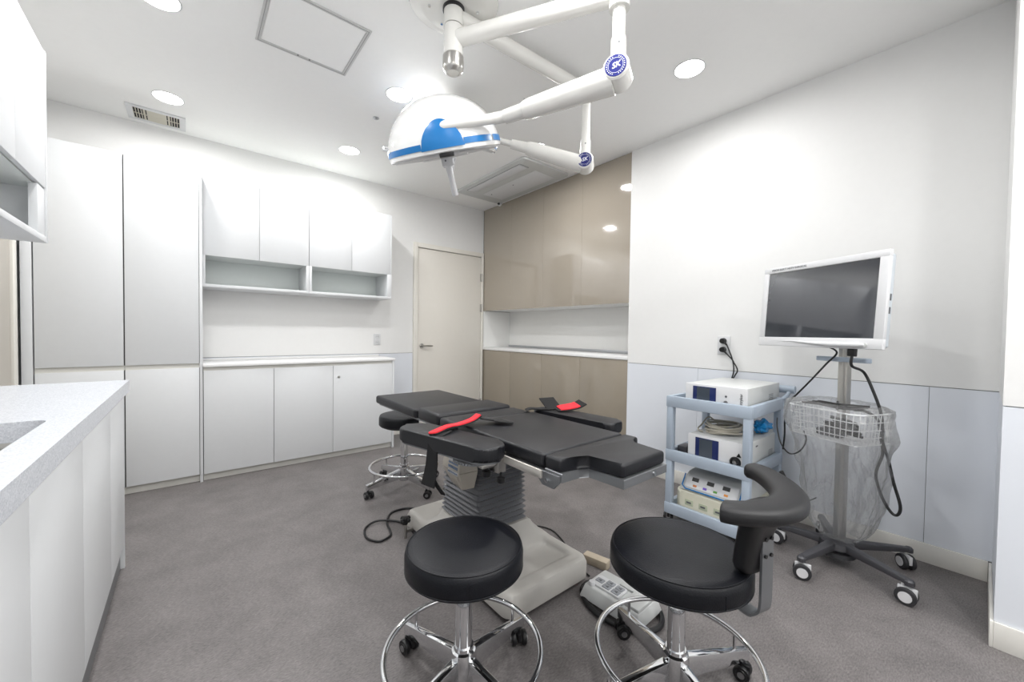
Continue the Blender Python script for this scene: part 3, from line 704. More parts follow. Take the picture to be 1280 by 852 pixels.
# ------------------------------------------------------------------ operating table
ot = thing('operating_table', 'black padded operating table on a grey bellows column and light grey base', 'operating table', (-1.77, -2.54, 0))
X0, X1 = -2.018, -1.542
def cushion(name, b): return obj(name, b, 'leather2', ot, ang=60)
def slabpts(x0, x1, y0, y1, r=.012): return rrect(x0, x1, y0, y1, r, 3)
hd = B().prism(slabpts(X0, X1, -2.24, -1.64, .02), .688, .738, .012, 4)
cushion('head_cushion', hd)
cushion('shoulder_cushion', B().prism([(X0, -2.488), (X1, -2.488), (X1, -2.262), (X0, -2.262)], .69, .755, .018, 4))
cushion('back_cushion', B().prism([(X0+.0, -2.665), (X1, -2.665), (X1, -2.503), (X0, -2.503)], .69, .744, .014, 4))
cushion('seat_cushion', B().prism([(X0, -3.243), (X1, -3.243), (X1, -2.672), (X0, -2.672)], .697, .746, .012, 4))
foot = [(X0, -3.25), (X1, -3.25), (X1, -3.318), (-1.60, -3.318), (-1.633, -3.345), (-1.633, -3.485), (-1.893, -3.485), (-1.893, -3.345), (-1.93, -3.325), (X0, -3.325)]
cushion('foot_cushion', B().prism(foot[::-1], .70, .746, .011, 4))
ff = [(X0+.003, -3.25), (X1-.003, -3.25), (X1-.003, -3.325), (-1.60, -3.327), (-1.63, -3.35), (-1.63, -3.492), (-1.896, -3.492), (-1.896, -3.35), (-1.93, -3.333), (X0+.003, -3.333)]
obj('foot_tray', B().prism(ff[::-1], .668, .699, .002, 1), 'frameg', ot)
obj('table_frame', B().box(X0+.015, X1-.015, -3.235, -2.25, .655, .689, .002).box(X0+.02, X1-.02, -2.235, -1.66, .676, .691, .002).box(-1.86, -1.68, -3.1, -2.3, .6, .655, .004), 'frameg', ot)
obj('tray_bracket', B().prism([(-3.215, .69), (-3.215, .665), (-3.245, .64), (-3.30, .64), (-3.325, .665), (-3.325, .69)], X0-.004, X0+.004, .001, 1, mtx=basis((0, 0, 0), (0, 1, 0), (0, 0, 1), (1, 0, 0))), 'frameg', ot)
obj('table_bolt', B().cyl((X0-.004, -3.27, .662), (X0-.012, -3.27, .662), .008, seg=12), 'chrome', ot)
obj('table_bolt', B().cyl((-1.72, -3.492, .684), (-1.72, -3.499, .684), .007, seg=12), 'chrome', ot)
for xs_, lab in ((-2.045, 'near'), (-1.51, 'far')):
    rl = obj('side_rail', B().box(xs_-.005, xs_+.005, -3.265, -2.35, .672, .701, .002), 'dullrail', ot)
    for y in (-3.1, -2.85, -2.45): obj('spacer', B().cyl((xs_, y, .686), ((X0+.015) if xs_ < -1.8 else (X1-.015), y, .68), .006, seg=10), 'steel', rl)
# arm boards
def armboard(name, pts, z0, z1, r):
    # pts: centre line ends and half width
    (ax_, ay), (bx_, by), hw = pts
    d = Vector((bx_-ax_, by-ay)); L = d.length; a = math.atan2(d.y, d.x)
    mt = Matrix.Translation((ax_, ay, 0)) @ Matrix.Rotation(a, 4, 'Z')
    c = obj(name, B().prism(rrect(-.0, L, -hw, hw, r, 6), z0, z1, .011, 3, mtx=mt), 'leather2', ot, ang=60)
    obj('board_plate', B().prism(rrect(.01, L-.01, -hw+.008, hw-.008, r, 5), z0-.009, z0-.001, .001, 1, mtx=mt), 'frameg', c)
    return c
nb_ = armboard('arm_board', ((-2.218, -2.57), (-2.098, -3.10), .075), .697, .752, .07)
fb_ = armboard('arm_board', ((-1.45, -2.62), (-1.40, -3.12), .068), .70, .75, .045)
# toothed swivel sector under the near board, clamp
gs = B().lathe([(.0, .686), (.075, .686), (.075, .678), (0, .678)], (-2.13, -2.98, 0), 40)
for k in range(40):
    a = 2*math.pi*k/40; gs.box(.073, .081, -.003, .003, .68, .688, mtx=Matrix.Translation((-2.13, -2.98, 0)) @ Matrix.Rotation(a, 4, 'Z'))
obj('swivel_gear', gs, 'frameg', ot)
obj('rail_clamp', B().box(-2.075, -2.035, -3.06, -3.01, .635, .712, .003).box(-2.14, -2.06, -3.05, -3.02, .662, .676, .002), 'steel', ot)
kn = obj('clamp_knob', B().lathe([(0, .612), (.016, .612), (.018, .618), (.018, .632), (.006, .636), (.006, .66)], (-2.085, -3.0, 0), 16), 'blackpl', ot)
obj('clamp_knob', B().lathe([(0, .600), (.014, .6), (.016, .606), (.016, .618), (.005, .622), (.005, .64)], (-2.06, -3.06, 0), 16), 'blackpl', ot)
# bellows column
bl = B(); tb = bmesh.new(); prev = None; N = 16; z0, z1 = .205, .60
bx0, bx1, by0, by1 = -1.925, -1.615, -2.715, -2.37
rings = []
for i in range(2*N+1):
    f = i/(2*N); z = z0+(z1-z0)*f; big = i % 2; off = (-.004 if big else .013)+.012*f
    tilt = .012*math.sin(i*.9)
    ring = []
    for (x, y) in rrect(bx0+off, bx1-off, by0+off, by1-off, .018, 3):
        zz = z+(.004*math.sin(x*9+i*.3)+.003*math.cos(y*8+i*.2))*(.3 if i in (0, 2*N) else 1)
        ring.append(tb.verts.new((x, y, zz)))
    rings.append(ring)
for a, b_ in zip(rings, rings[1:]):
    for k in range(len(a)): tb.faces.new((a[k], a[(k+1) % len(a)], b_[(k+1) % len(a)], b_[k]))
tb.faces.new(rings[0]); tb.faces.new(rings[-1]); bl.merge(tb)
obj('bellows', bl, 'bellow', ot, ang=30)
obj('column_head', B().hexa([(-1.90, -2.70, .6), (-1.64, -2.70, .6), (-1.64, -2.39, .6), (-1.90, -2.39, .6)], [(-1.96, -2.8, .654), (-1.6, -2.8, .654), (-1.6, -2.3, .654), (-1.96, -2.3, .654)], .004), 'darkg', ot)
# control box with label
cb = B().hexa([(-1.998, -2.690, .432), (-1.935, -2.700, .432), (-1.935, -2.60, .445), (-1.998, -2.60, .445)], [(-2.028, -2.712, .52), (-1.93, -2.722, .52), (-1.93, -2.555, .52), (-2.028, -2.555, .52)], .004)
cb.hexa([(-2.028, -2.712, .52), (-1.93, -2.722, .52), (-1.93, -2.555, .52), (-2.028, -2.555, .52)], [(-2.012, -2.69, .65), (-1.945, -2.70, .65), (-1.945, -2.565, .65), (-2.012, -2.565, .65)], .004)
cbo = obj('control_box', cb, 'tabpl', ot)
def quadlabel(p, m, parent, name='label_plate'):
    b = B(); b.bm.faces.new([b.bm.verts.new(q) for q in p]); bmesh.ops.solidify(b.bm, geom=list(b.bm.faces), thickness=.0008); return obj(name, b, m, parent)
quadlabel([(-2.0285, -2.70, .505), (-2.0285, -2.61, .505), (-2.0215, -2.605, .575), (-2.0215, -2.695, .575)], 'whitepl', cbo)
lb = B()
for k in range(6):
    for j in range(3):
        lb.box(-2.0305+.0022*j, -2.0285+.0022*j, -2.693+.014*k, -2.684+.014*k, .512+.02*j, .512+.02*j+.004+.008*((k*3+j*5) % 3)/2)
obj('label_print', lb, mat('label_blue_grey', (110, 130, 160), .6), cbo)
# base: slab, front tray, hump that rises to the bellows
def base_h(x, y):
    # height of the moulded cover
    fx = min((x+2.01), (-1.508-x)); fy = min(y+3.06, -2.06-y)
    e = min(fx, fy); h = .118
    dx = max(bx0-.01-x, 0, x-bx1-.01); dy = max(by0-.01-y, 0, y-by1-.01); dist = math.hypot(dx, dy)
    if dist < .12: t_ = 1-dist/.12; h += .088*t_*t_
    # shallow scooped tray in front
    if -2.98 < y < -2.80 and -1.95 < x < -1.57:
        m_ = min(y+2.98, -2.80-y, x+1.95, -1.57-x); h -= min(.016, m_*1.3)
    r_ = .028
    if e < r_: q = 1-e/r_; h -= r_*(1-math.sqrt(max(0, 1-q*q)))
    return h
bs = B(); tb = bmesh.new(); NX, NY = 44, 84; g = []
cr = .055
def warp(x, y):
    # rounded corners and waist: narrower in the middle, the way the cover pinches in by the column
    u = (x+1.759)/.251; yy = y
    t_ = min(max((y+2.74)/.12, 0), 1)*min(max((-2.04-y)/.1, 0), 1)
    wdt = .251-.03*t_
    return (-1.759+u*wdt, yy)
for j in range(NY+1):
    row = []
    for i in range(NX+1):
        x = -2.01+.502*i/NX; y = -3.06+1.0*j/NY
        # pull in the corners
        cx_ = min(x+2.01, -1.508-x); cy_ = min(y+3.06, -2.06-y)
        xx, yy = x, y
        if cx_ < cr and cy_ < cr:
            sxn = 1 if x < -1.76 else -1; syn = 1 if y < -2.56 else -1
            ox, oy = (cr-cx_), (cr-cy_); m_ = max(ox, oy); l_ = math.hypot(ox, oy)
            if l_ > 0: k2 = m_/l_; ccx = -2.01+cr if sxn > 0 else -1.508-cr; ccy = -3.06+cr if syn > 0 else -2.06-cr; xx = ccx+(x-ccx)*k2; yy = ccy+(y-ccy)*k2
        hh = base_h(x, y); xx, yy = warp(xx, yy)
        row.append(tb.verts.new((xx, yy, hh)))
    g.append(row)
for a, b_ in zip(g, g[1:]):
    for i in range(NX): tb.faces.new((a[i], a[i+1], b_[i+1], b_[i]))
bd = [v for v in g[0]]+[g[j][NX] for j in range(1, NY+1)]+[g[NY][i] for i in range(NX-1, -1, -1)]+[g[j][0] for j in range(NY-1, 0, -1)]
lo = [tb.verts.new((v.co.x, v.co.y, .028)) for v in bd]
for k in range(len(bd)): tb.faces.new((bd[k], bd[(k+1) % len(bd)], lo[(k+1) % len(bd)], lo[k]))
tb.faces.new(lo); bs.merge(tb)
obj('base_cover', bs, 'tabbase', ot, ang=40)
obj('base_frame', B().prism(rrect(-1.985, -1.535, -3.035, -2.085, .05, 4), .006, .0275, 0), 'blackpl', ot)
for x in (-1.95, -1.57):
    for y in (-3.0, -2.12): obj('levelling_foot', B().cyl((x, y, 0), (x, y, .008), .022, seg=16), 'rubber', ot)
obj('floor_lock', B().cyl((-2.035, -2.16, .0), (-2.035, -2.16, .08), .009, seg=12).box(-2.035, -1.99, -2.168, -2.152, .03, .045), 'steel', ot)
pk = B()
pk.lathe([(0, .118), (.016, .118), (.018, .112), (.018, .09), (.012, .078), (0, .078)], (-2.035, -2.16, 0), 20)
for k in range(4):
    a = R(90*k+20); c = Vector((-2.035+.024*math.cos(a), -2.16+.024*math.sin(a), .106)); pk.lathe([(0, .012), (.009, .009), (.0125, 0), (.009, -.009), (0, -.012)], c, 14)
obj('lock_knob', pk, 'blackpl', ot)
# straps
def ribbon(path, wv, m, name, parent=None, th=.0025):
    tb = bmesh.new(); prev = None; ps = [Vector(p) for p in path]
    for i, p in enumerate(ps):
        wv_ = Vector(wv[i] if isinstance(wv, list) else wv); d = (ps[min(i+1, len(ps)-1)]-ps[max(i-1, 0)]).normalized(); nn = wv_.normalized().cross(d).normalized()*th
        ring = [tb.verts.new(p+a*wv_+b*nn) for a, b in ((-1, -1), (1, -1), (1, 1), (-1, 1))]
        if prev:
            for k in range(4): tb.faces.new((prev[k], prev[(k+1) % 4], ring[(k+1) % 4], ring[k]))
        else: tb.faces.new(ring)
        prev = ring
    tb.faces.new(prev); b = B(); b.merge(tb); return obj(name, b, m, parent, ang=50)
t = thing('arm_strap', 'red lined black wrist strap hanging over the near arm board', 'strap', (-2.13, -2.76, .752))
pts = spline([(-2.225, -2.79, .752), (-2.195, -2.79, .755), (-2.13, -2.775, .764), (-2.06, -2.755, .760), (-1.98, -2.735, .766), (-1.935, -2.725, .782)], 6)
ribbon(pts, [(.006, .036*(.5+.5*min(1, i/5)), -.004) for i in range(len(pts))], 'blackfab', 'backing', t)
pts2 = [p+Vector((0, -.001, .005)) for p in pts]
ribbon(pts2, [(.006, .028*(.45+.55*min(1, i/5)), -.003) for i in range(len(pts))], 'red', 'lining', t)
pts = spline([(-2.14, -2.80, .757), (-2.19, -2.825, .754), (-2.222, -2.835, .742), (-2.232, -2.838, .70), (-2.237, -2.838, .63), (-2.25, -2.835, .56)], 6)
ribbon(pts, [(.008, -.022-.016*max(0, i-15)/15, 0) for i in range(len(pts))], 'blackfab', 'hanging_tail', t)
ribbon(spline([(-2.236, -2.84, .60), (-2.22, -2.855, .56), (-2.20, -2.87, .525)], 5), (.004, -.009, 0), 'blackfab', 'tie', t)
ribbon(spline([(-1.95, -2.74, .775), (-1.90, -2.76, .765), (-1.86, -2.775, .756), (-1.82, -2.785, .752)], 5), (.0, .032, 0), 'blackfab', 'strap_end', t)
ribbon(spline([(-1.90, -2.80, .765), (-1.85, -2.83, .757), (-1.815, -2.83, .752)], 5), (.004, .012, 0), 'blackfab', 'tie', t)
t = thing('arm_strap', 'red lined black wrist strap folded open on the far arm board', 'strap', (-1.42, -2.72, .752))
ribbon(spline([(-1.405, -2.635, .80), (-1.42, -2.68, .78), (-1.435, -2.73, .757)], 4), (.045, -.012, .0), 'blackfab', 'raised_flap', t)
pf = spline([(-1.435, -2.735, .757), (-1.39, -2.765, .761), (-1.32, -2.78, .768), (-1.27, -2.79, .785)], 5)
ribbon(pf, (.025, .05, .003), 'blackfab', 'backing', t)
ribbon([p+Vector((0, 0, .005)) for p in pf[2:-4]], (.021, .042, .003), 'red', 'lining', t)
ribbon(spline([(-1.435, -2.72, .757), (-1.50, -2.69, .757), (-1.545, -2.66, .76), (-1.585, -2.665, .756)], 5), (.01, .02, 0), 'blackfab', 'strap_end', t)

# ------------------------------------------------------------------ foot control, brick, floor cables
t = thing('foot_control', 'light grey foot pedal unit on an oval black ring beside the table base', 'foot pedal', (-1.55, -3.26, 0))
mt = Matrix.Translation((-1.548, -3.250, 0)) @ Matrix.Rotation(R(2), 4, 'Z')
hx = B().hexa([mt @ Vector(p) for p in ((-.10, -.145, .016), (.09, -.145, .016), (.09, .145, .016), (-.10, .145, .016))], [mt @ Vector(p) for p in ((-.078, -.13, .07), (.075, -.13, .07), (.075, .13, .07), (-.078, .13, .07))], .006)
obj('housing', hx, 'offpl', t)
kp = obj('key_panel', B().prism(rrect(-.06, .015, -.03, .115, .008), .070, .078, .003, 2, mtx=mt), 'whitepl', t)
for i in range(3):
    for j in range(2):
        if i == 2 and j == 1: continue
        x_ = -.052+.032*j+(.016 if i == 2 else 0); y_ = -.02+.045*i
        obj('key_button', B().box(x_, x_+.027, y_, y_+.036, .0775, .081, .003, mtx=mt), mat('key_grey_%d%d' % (i, j), (150, 153, 158), .5), kp)
        obj('key_mark', B().prism([(x_+.006, y_+.01), (x_+.021, y_+.01), (x_+.0135, y_+.026)], .0808, .0815, mtx=mt), 'ink', kp)
obj('pedal', B().box(.022, .072, -.12, .02, .069, .08, .005, mtx=mt), 'offpl', t)
obj('end_cover', B().box(-.07, .07, -.128, -.05, .066, .082, .006, mtx=mt), 'offpl', t)
obj('knob', B().lathe([(0, .086), (.012, .085), (.015, .078), (.015, .07)], (-1.613, -3.148, 0), 16), 'whitepl', t)
obj('rubber_ring', B().tube([mt @ Vector((.128*math.cos(R(a)), .178*math.sin(R(a)), .012)) for a in range(0, 360, 8)], .011, 10, closed=True), 'blackpl', t)
tag(center(obj('sponge_block', B().box(-.024, .024, -.065, .065, 0, .042, .004, 2, mtx=Matrix.Translation((-1.387, -2.995, 0)) @ Matrix.Rotation(R(12), 4, 'Z')), 'brick')), 'small beige block lying on the floor by the corner of the table base', 'block')
tag(center(obj('floor_cable', B().tube(spline([(-1.50, -2.56, .006), (-1.42, -2.52, .006), (-1.36, -2.53, .006), (-1.325, -2.61, .006), (-1.345, -2.70, .006), (-1.40, -2.82, .006), (-1.47, -2.95, .006), (-1.495, -3.04, .006)]), .0038, 8), 'cable')), 'thin black cable running along the floor to the foot pedal', 'cable')
lp = spline([(-1.90, -2.03, .007), (-1.83, -1.99, .007), (-1.82, -1.90, .007), (-1.88, -1.83, .007), (-1.98, -1.83, .007), (-2.05, -1.93, .007), (-2.075, -2.04, .007), (-2.10, -2.10, .008), (-2.17, -2.12, .008), (-2.21, -2.04, .007), (-2.18, -1.93, .007), (-2.10, -1.90, .016), (-2.0, -1.96, .008), (-1.98, -2.03, .007)], 8)
tag(center(obj('coiled_hose', B().tube(lp, .0062, 10), 'cable')), 'black hose looped on the floor left of the operating table base', 'cable')
tag(center(obj('power_strip', B().box(-.085, .085, -.03, .03, 0, .035, .006, 2, mtx=Matrix.Translation((-1.44, -1.73, 0)) @ Matrix.Rotation(R(-30), 4, 'Z')), 'offpl')), 'pale block on the floor behind the table column, beside the far stool', 'block')

# ------------------------------------------------------------------ equipment cart
ct = thing('equipment_cart', 'pale blue plastic three shelf cart against the right wall', 'cart', (-.38, -3.19, 0))
KX0, KX1, KY0, KY1 = -.66, -.13, -3.437, -2.952
def tray(zt, name):
    b = B(); hgt = .068; e = .028; zb = zt-hgt
    b.box(KX0, KX0+e, KY0, KY1, zb, zt, .005).box(KX1-e, KX1, KY0, KY1, zb, zt, .005).box(KX0+e-.004, KX1-e+.004, KY0, KY0+e, zb, zt, .005).box(KX0+e-.004, KX1-e+.004, KY1-e, KY1, zb, zt, .005)
    b.box(KX0+e-.004, KX1-e+.004, KY0+e-.004, KY1-e+.004, zb+.02, zb+.034); return obj(name, b, 'cart', ct)
tray(.788, 'shelf'); tray(.452, 'shelf'); tray(.118, 'shelf')
for z in (.740, .40):     # ledge the equipment stands on
    pass
for x in (KX0+.003, KX1-.043):
    for y in (KY0+.003, KY1-.043):
        obj('post', B().box(x, x+.04, y, y+.04, .117, .386, .004).box(x, x+.04, y, y+.04, .451, .722, .004), 'cart', ct)
        caster(ct, (x+.03, y+.03), R(30), wr=.02)
obj('push_handle', B().tube([(KX1-.01, KY0+.03, .755), (KX1+.05, KY0+.0, .80), (KX1+.075, KY0-.01, .835)], .012, 12).tube([(KX1+.075, KY0-.035, .835), (KX1+.075, KY0-.01, .835), (KX1+.075, KY0+.1, .835)], .024, 16), 'cart', ct)
def console(label, x0, x1, y0, y1, z0, z1, big):
    t = thing('medical_console', label, 'medical device', ((x0+x1)/2, (y0+y1)/2, z0-.0))
    obj('case', B().box(x0+.012, x1, y0, y1, z0+.004, z1, .004), 'offpl', t)
    fp = obj('front_panel', B().box(x0, x0+.014, y0-.002, y1+.002, z0+.004, z1+.002, .005), 'whitepl', t)
    for a in (x0+.04, x1-.05):
        for b_ in (y0+.03, y1-.03): obj('foot', B().cyl((a, b_, z0-.0), (a, b_, z0+.005), .012, seg=12), 'rubber', t)
    yy1 = y1-.045; yy0 = yy1-.133; zz0, zz1 = z0+.016, z1-.012
    d = obj('display', B().box(x0-.0035, x0, yy0, yy1, zz0, zz1, .0008), 'navy', fp)
    obj('display_glass', B().box(x0-.0042, x0-.003, yy0+.034, yy1-.024, zz0+.004, zz1-.004), 'lcd', fp)
    if not big:
        obj('jack', B().cyl((x0-.008, (yy0-.055), z0+.035), (x0, yy0-.055, z0+.035), .010, seg=20).cyl((x0-.0105, (yy0-.055), z0+.035), (x0-.008, yy0-.055, z0+.035), .006, seg=16), 'dullchrome', fp)
        obj('switch', B().cyl((x0-.003, (yy0-.055), z0+.068), (x0, yy0-.055, z0+.068), .006, seg=14), 'ink', fp)
        mt = basis((x0-.0008, y0+.030, (z0+z1)/2), (0, 0, -1), (0, -1, 0), (-1, 0, 0))
        obj('lettering', text_b('stryker', .022, basis((x0-.0008, y0+.028, (z0+z1)/2), (0, 0, 1), (0, 1, 0), (-1, 0, 0)), bold=.0002), 'ink', fp)
    else:
        yc = yy0-.09
        obj('light_port', B().lathe([(.014, .006), (.016, .012), (.026, .01), (.029, .004), (.03, 0)], mtx=basis((x0-.0, yc, z0+.045), (0, 1, 0), (0, 0, 1), (-1, 0, 0)), seg=28), 'blackpl', fp)
        obj('port_core', B().cyl((x0-.002, yc, z0+.045), (x0-.012, yc, z0+.045), .011, seg=18), 'dullchrome', fp)
        obj('port_latch', B().cyl((x0-.004, yc-.018, z0+.084), (x0, yc-.018, z0+.084), .014, seg=3), 'blackpl', fp)
        obj('print', text_b('X8000', .012, basis(((x0+x1)/2-.12, y0-.0028, z1-.03), (1, 0, 0), (0, 0, 1), (0, -1, 0))), 'ink', t)
    for k in range(4): obj('vent_slot', B().box((x0+x1)/2+.08, (x0+x1)/2+.15, y0-.001, y0+.001, z0+.03+.01*k, z0+.033+.01*k), 'ink', t)
    return t
console('flat white medical console on the top shelf of the blue cart', -.628, -.10, -3.40, -3.06, .7556, .878, False)
console('white console with large round light port on the middle shelf of the blue cart', -.628, -.10, -3.405, -3.082, .4196, .572, True)
# cream electrosurgical unit: body and sloped control deck
t = thing('electrosurgical_unit', 'cream device with a sloped blue edged control deck on the bottom shelf', 'medical device', (-.38, -3.2, .086))
obj('body', B().prism(rrect(-.625, -.16, -3.405, -3.0, .05, 5), .0858, .205, .012, 3), 'creampl', t)
fd = B().hexa([(-.61, -3.395, .205), (-.2, -3.395, .205), (-.2, -3.01, .205), (-.61, -3.01, .205)], [(-.53, -3.37, .315), (-.24, -3.37, .33), (-.24, -3.04, .33), (-.53, -3.04, .315)], .02)
dk = obj('control_deck', fd, 'offpl', t)
nrm = Vector((-.11, 0, .08)).normalized(); yv = Vector((0, -1, 0)); xv = Vector((.08, 0, .11)).normalized()
mt = basis(Vector((-.575, -3.2, .258))+nrm*.0, yv, xv, nrm)
obj('blue_edge', B().tube([mt @ Vector(p) for p in ((-.165, .045, .003), (-.165, -.03, .003), (-.14, -.048, .003), (.14, -.048, .003), (.165, -.03, .003), (.165, .045, .003))], .004, 8), 'blue', dk)
obj('key_panel', B().box(-.15, .15, -.035, .045, .0, .0035, .001, mtx=mt), 'whitepl', dk)
for k in range(3): obj('display_window', B().box(-.115+.09*k, -.075+.09*k, .008, .032, .0035, .005, mtx=mt), 'blackpl', dk)
for k, c in enumerate(((200, 120, 60), (110, 80, 190), (90, 150, 60), (230, 150, 60))):
    obj('key_button', B().box(-.10+.06*k, -.078+.06*k, -.025, -.012, .0035, .006, .001, mtx=mt), mat('key_colour_%d' % k, c, .5), dk)
for k in range(4):
    y = -3.07-.085*k
    obj('socket_plate', B().box(-.6275, -.6245, y-.05, y, .13, .165, .001), mat('socket_olive_%d' % k, (178, 184, 160), .5), t)
    obj('socket', B().box(-.6285, -.627, y-.038, y-.01, .142, .153, .0005), 'ink', t)
# coiled light cable on console, blue bags
cl = B()
for k in range(7):
    rr_ = .085+.012*((k*5) % 3)/2; cz_ = .580+.0095*k*.9
    cl.tube([(-.44+rr_*1.15*math.cos(R(a))+.006*math.sin(k*2), -3.21+rr_*math.sin(R(a))+.008*math.cos(k*3), cz_+.004*math.sin(R(a*2+40*k))) for a in range(0, 360, 12)], .005, 8, closed=True)
cl.tube(spline([(-.35, -3.14, .60), (-.37, -3.09, .64), (-.45, -3.08, .60), (-.52, -3.09, .585), (-.55, -3.13, .58)], 6), .005, 8)
tag(center(obj('coiled_cable', cl, 'gcable')), 'beige light guide cable coiled on the middle shelf console', 'cable')
def crumple(name, c, sx, sy, sz, m, label, cat, seed=1, lump=.25):
    bm_ = bmesh.new(); bmesh.ops.create_icosphere(bm_, subdivisions=4, radius=1); rnd = random.Random(seed); ph = [rnd.uniform(0, 6) for _ in range(8)]
    for v in bm_.verts:
        d = 1+lump*(math.sin(5*v.co.x+ph[0])*math.sin(6*v.co.y+ph[1])+.5*math.sin(11*v.co.z+ph[2]+4*v.co.x)+.35*math.sin(17*v.co.y+ph[3]))
        v.co = Vector((v.co.x*sx*d, v.co.y*sy*d, max(-.9, v.co.z)*sz*d))
    b = B(); b.merge(bm_); zmin = min(v.co.z for v in b.bm.verts); bmesh.ops.translate(b.bm, vec=Vector(c)-Vector((0, 0, zmin)), verts=b.bm.verts)
    return tag(center(obj(name, b, m)), label, cat)
crumple('blue_bag', (-.26, -3.36, .5735), .085, .04, .04, 'film', 'crumpled blue film bag beside the coiled cable on the middle shelf console', 'bag', 3, .2)
crumple('blue_bag', (-.33, -3.29, .332), .07, .06, .022, 'film', 'crumpled blue film lying on the cream device on the bottom shelf', 'bag', 5, .2)
tag(center(obj('small_adapter', B().box(-.60, -.50, -3.06, -3.0, .4198, .475, .005), 'darkg')), 'small dark grey adapter box left of the middle shelf console', 'adapter')
crumple('clear_wrap', (-.46, -3.2, .5735), .0, .0, .0, 'wrap', 'x', 'bag') if False else None

# ------------------------------------------------------------------ monitor stand and monitor
PC = Vector((-.38, -3.755, 0))
ms = thing('monitor_stand', 'rolling steel monitor stand with five dark grey legs and a wire basket', 'stand', PC)
obj('pole', B().box(-.022, .022, -.034, -.001, .10, 1.2, .003, mtx=Matrix.Translation(PC) @ Matrix.Rotation(R(66), 4, 'Z')).cyl(PC+Vector((.012, -.012, .10)), PC+Vector((.012, -.012, 1.2)), .017, seg=20), 'steel', ms)
obj('base_hub', B().lathe([(0, .125), (.05, .124), (.07, .115), (.075, .09), (.06, .075), (0, .07)], PC, 36), 'darkg', ms)
obj('base_weight', B().lathe([(0, .072), (.075, .07), (.078, .05), (.06, .042), (0, .04)], PC, 36), 'rubber', ms)
for k, a in enumerate((167, -120, -49, 23, 95)):
    mt = Matrix.Translation(PC) @ Matrix.Rotation(R(a), 4, 'Z'); lg = .265 if k == 4 else .325
    lo = [(.03, -.026, .082), (.03, .026, .082), (lg, .017, .09), (lg, -.017, .09)]; hi = [(.03, -.022, .122), (.03, .022, .122), (lg, .015, .112), (lg, -.015, .112)]
    obj('leg', B().hexa([mt @ Vector(p) for p in lo], [mt @ Vector(p) for p in hi], .006).lathe([(0, .115), (.012, .113), (.018, .105), (.018, .088), (0, .088)], mt @ Vector((lg, 0, 0)), 20), 'darkg', ms)
    p = mt @ Vector((lg-.01, 0, 0)); caster(ms, p, R([105, 85, 40, 10, 80][k]), wr=.037, white=True, gap=.009)
wv = Vector((-.407, -.914, 0)).normalized(); nv = Vector((-.914, .407, 0)).normalized(); tilt = .075
uv = (Vector((0, 0, 1))*math.cos(tilt)-nv*math.sin(tilt)).normalized(); nn = wv.cross(uv).normalized()
if nn.dot(nv) < 0: nn = -nn
mc = Vector((-.477, -3.653, 1.34)); mm = basis(mc, wv, uv, nn)
W2, H2 = .3115, .2245
obj('swivel_head', B().box(-.06, .06, -.09, .09, -.115, -.07, .006, mtx=mm).cyl(PC+Vector((0, 0, 1.18)), PC+Vector((0, 0, 1.24)), .028), 'darkg', ms)
obj('cable_bracket', B().prism(rrect(-.125, .125, -.022, .022, .02, 4), 1.045, 1.068, .004, 2, mtx=basis(PC+nv*.03+wv*.02, wv, nv, (0, 0, 1))), 'cart', ms)
mo = thing('monitor', 'large white framed surgical monitor tilted on the rolling stand', 'monitor', mc-Vector((0, 0, H2)))
def mb(): return B()
obj('rear_housing', mb().box(-W2+.012, W2-.012, -H2+.012, H2-.012, -.065, -.012, .01, 3, mtx=mm), 'monback', mo)
bz = B(); e = .033; eb = .05
bz.box(-W2, W2, H2-e, H2, -.022, .0, .004, mtx=mm).box(-W2, W2, -H2, -H2+eb, -.022, .0, .004, mtx=mm).box(-W2, -W2+e, -H2+eb-.004, H2-e+.004, -.022, 0, .004, mtx=mm).box(W2-e-.006, W2, -H2+eb-.004, H2-e+.004, -.022, 0, .004, mtx=mm)
bzo = obj('bezel', bz, 'whitepl', mo)
obj('screen', B().box(-W2+e-.004, W2-e-.002, -H2+eb-.004, H2-e+.004, -.016, -.005, mtx=mm), 'screen', mo)
obj('control_strip', B().tube([mm @ Vector(p) for p in ((-.20, -H2+.03, .0), (-.10, -H2+.029, .002), (.0, -H2+.022, .003), (.10, -H2+.018, .004), (.22, -H2+.018, .004), (.245, -H2+.018, .002))], [.001, .003, .008, .012, .012, .008], 12, flat=1), 'whitepl', bzo)
obj('power_button', B().cyl(mm @ Vector((.245, -H2+.018, .0)), mm @ Vector((.245, -H2+.018, .008)), .009, seg=18), 'offpl', bzo)
obj('lettering', text_b('VISION ELECT HDTV SURGICAL', .0145, basis(mm @ Vector((-W2+.15, H2-.0165, .0004)), wv, uv, nn), bold=.0002), 'ink', bzo)
for s in (-.01, .01): obj('vent_slot', B().box(W2-.0125, W2-.0115, -.03+s*3, .0+s*3, -.05, -.04, mtx=mm), 'ink', mo)
obj('cable_plug', B().box(.155, .185, -H2-.035, -H2+.012, -.05, -.025, .003, mtx=mm), 'blackpl', mo)
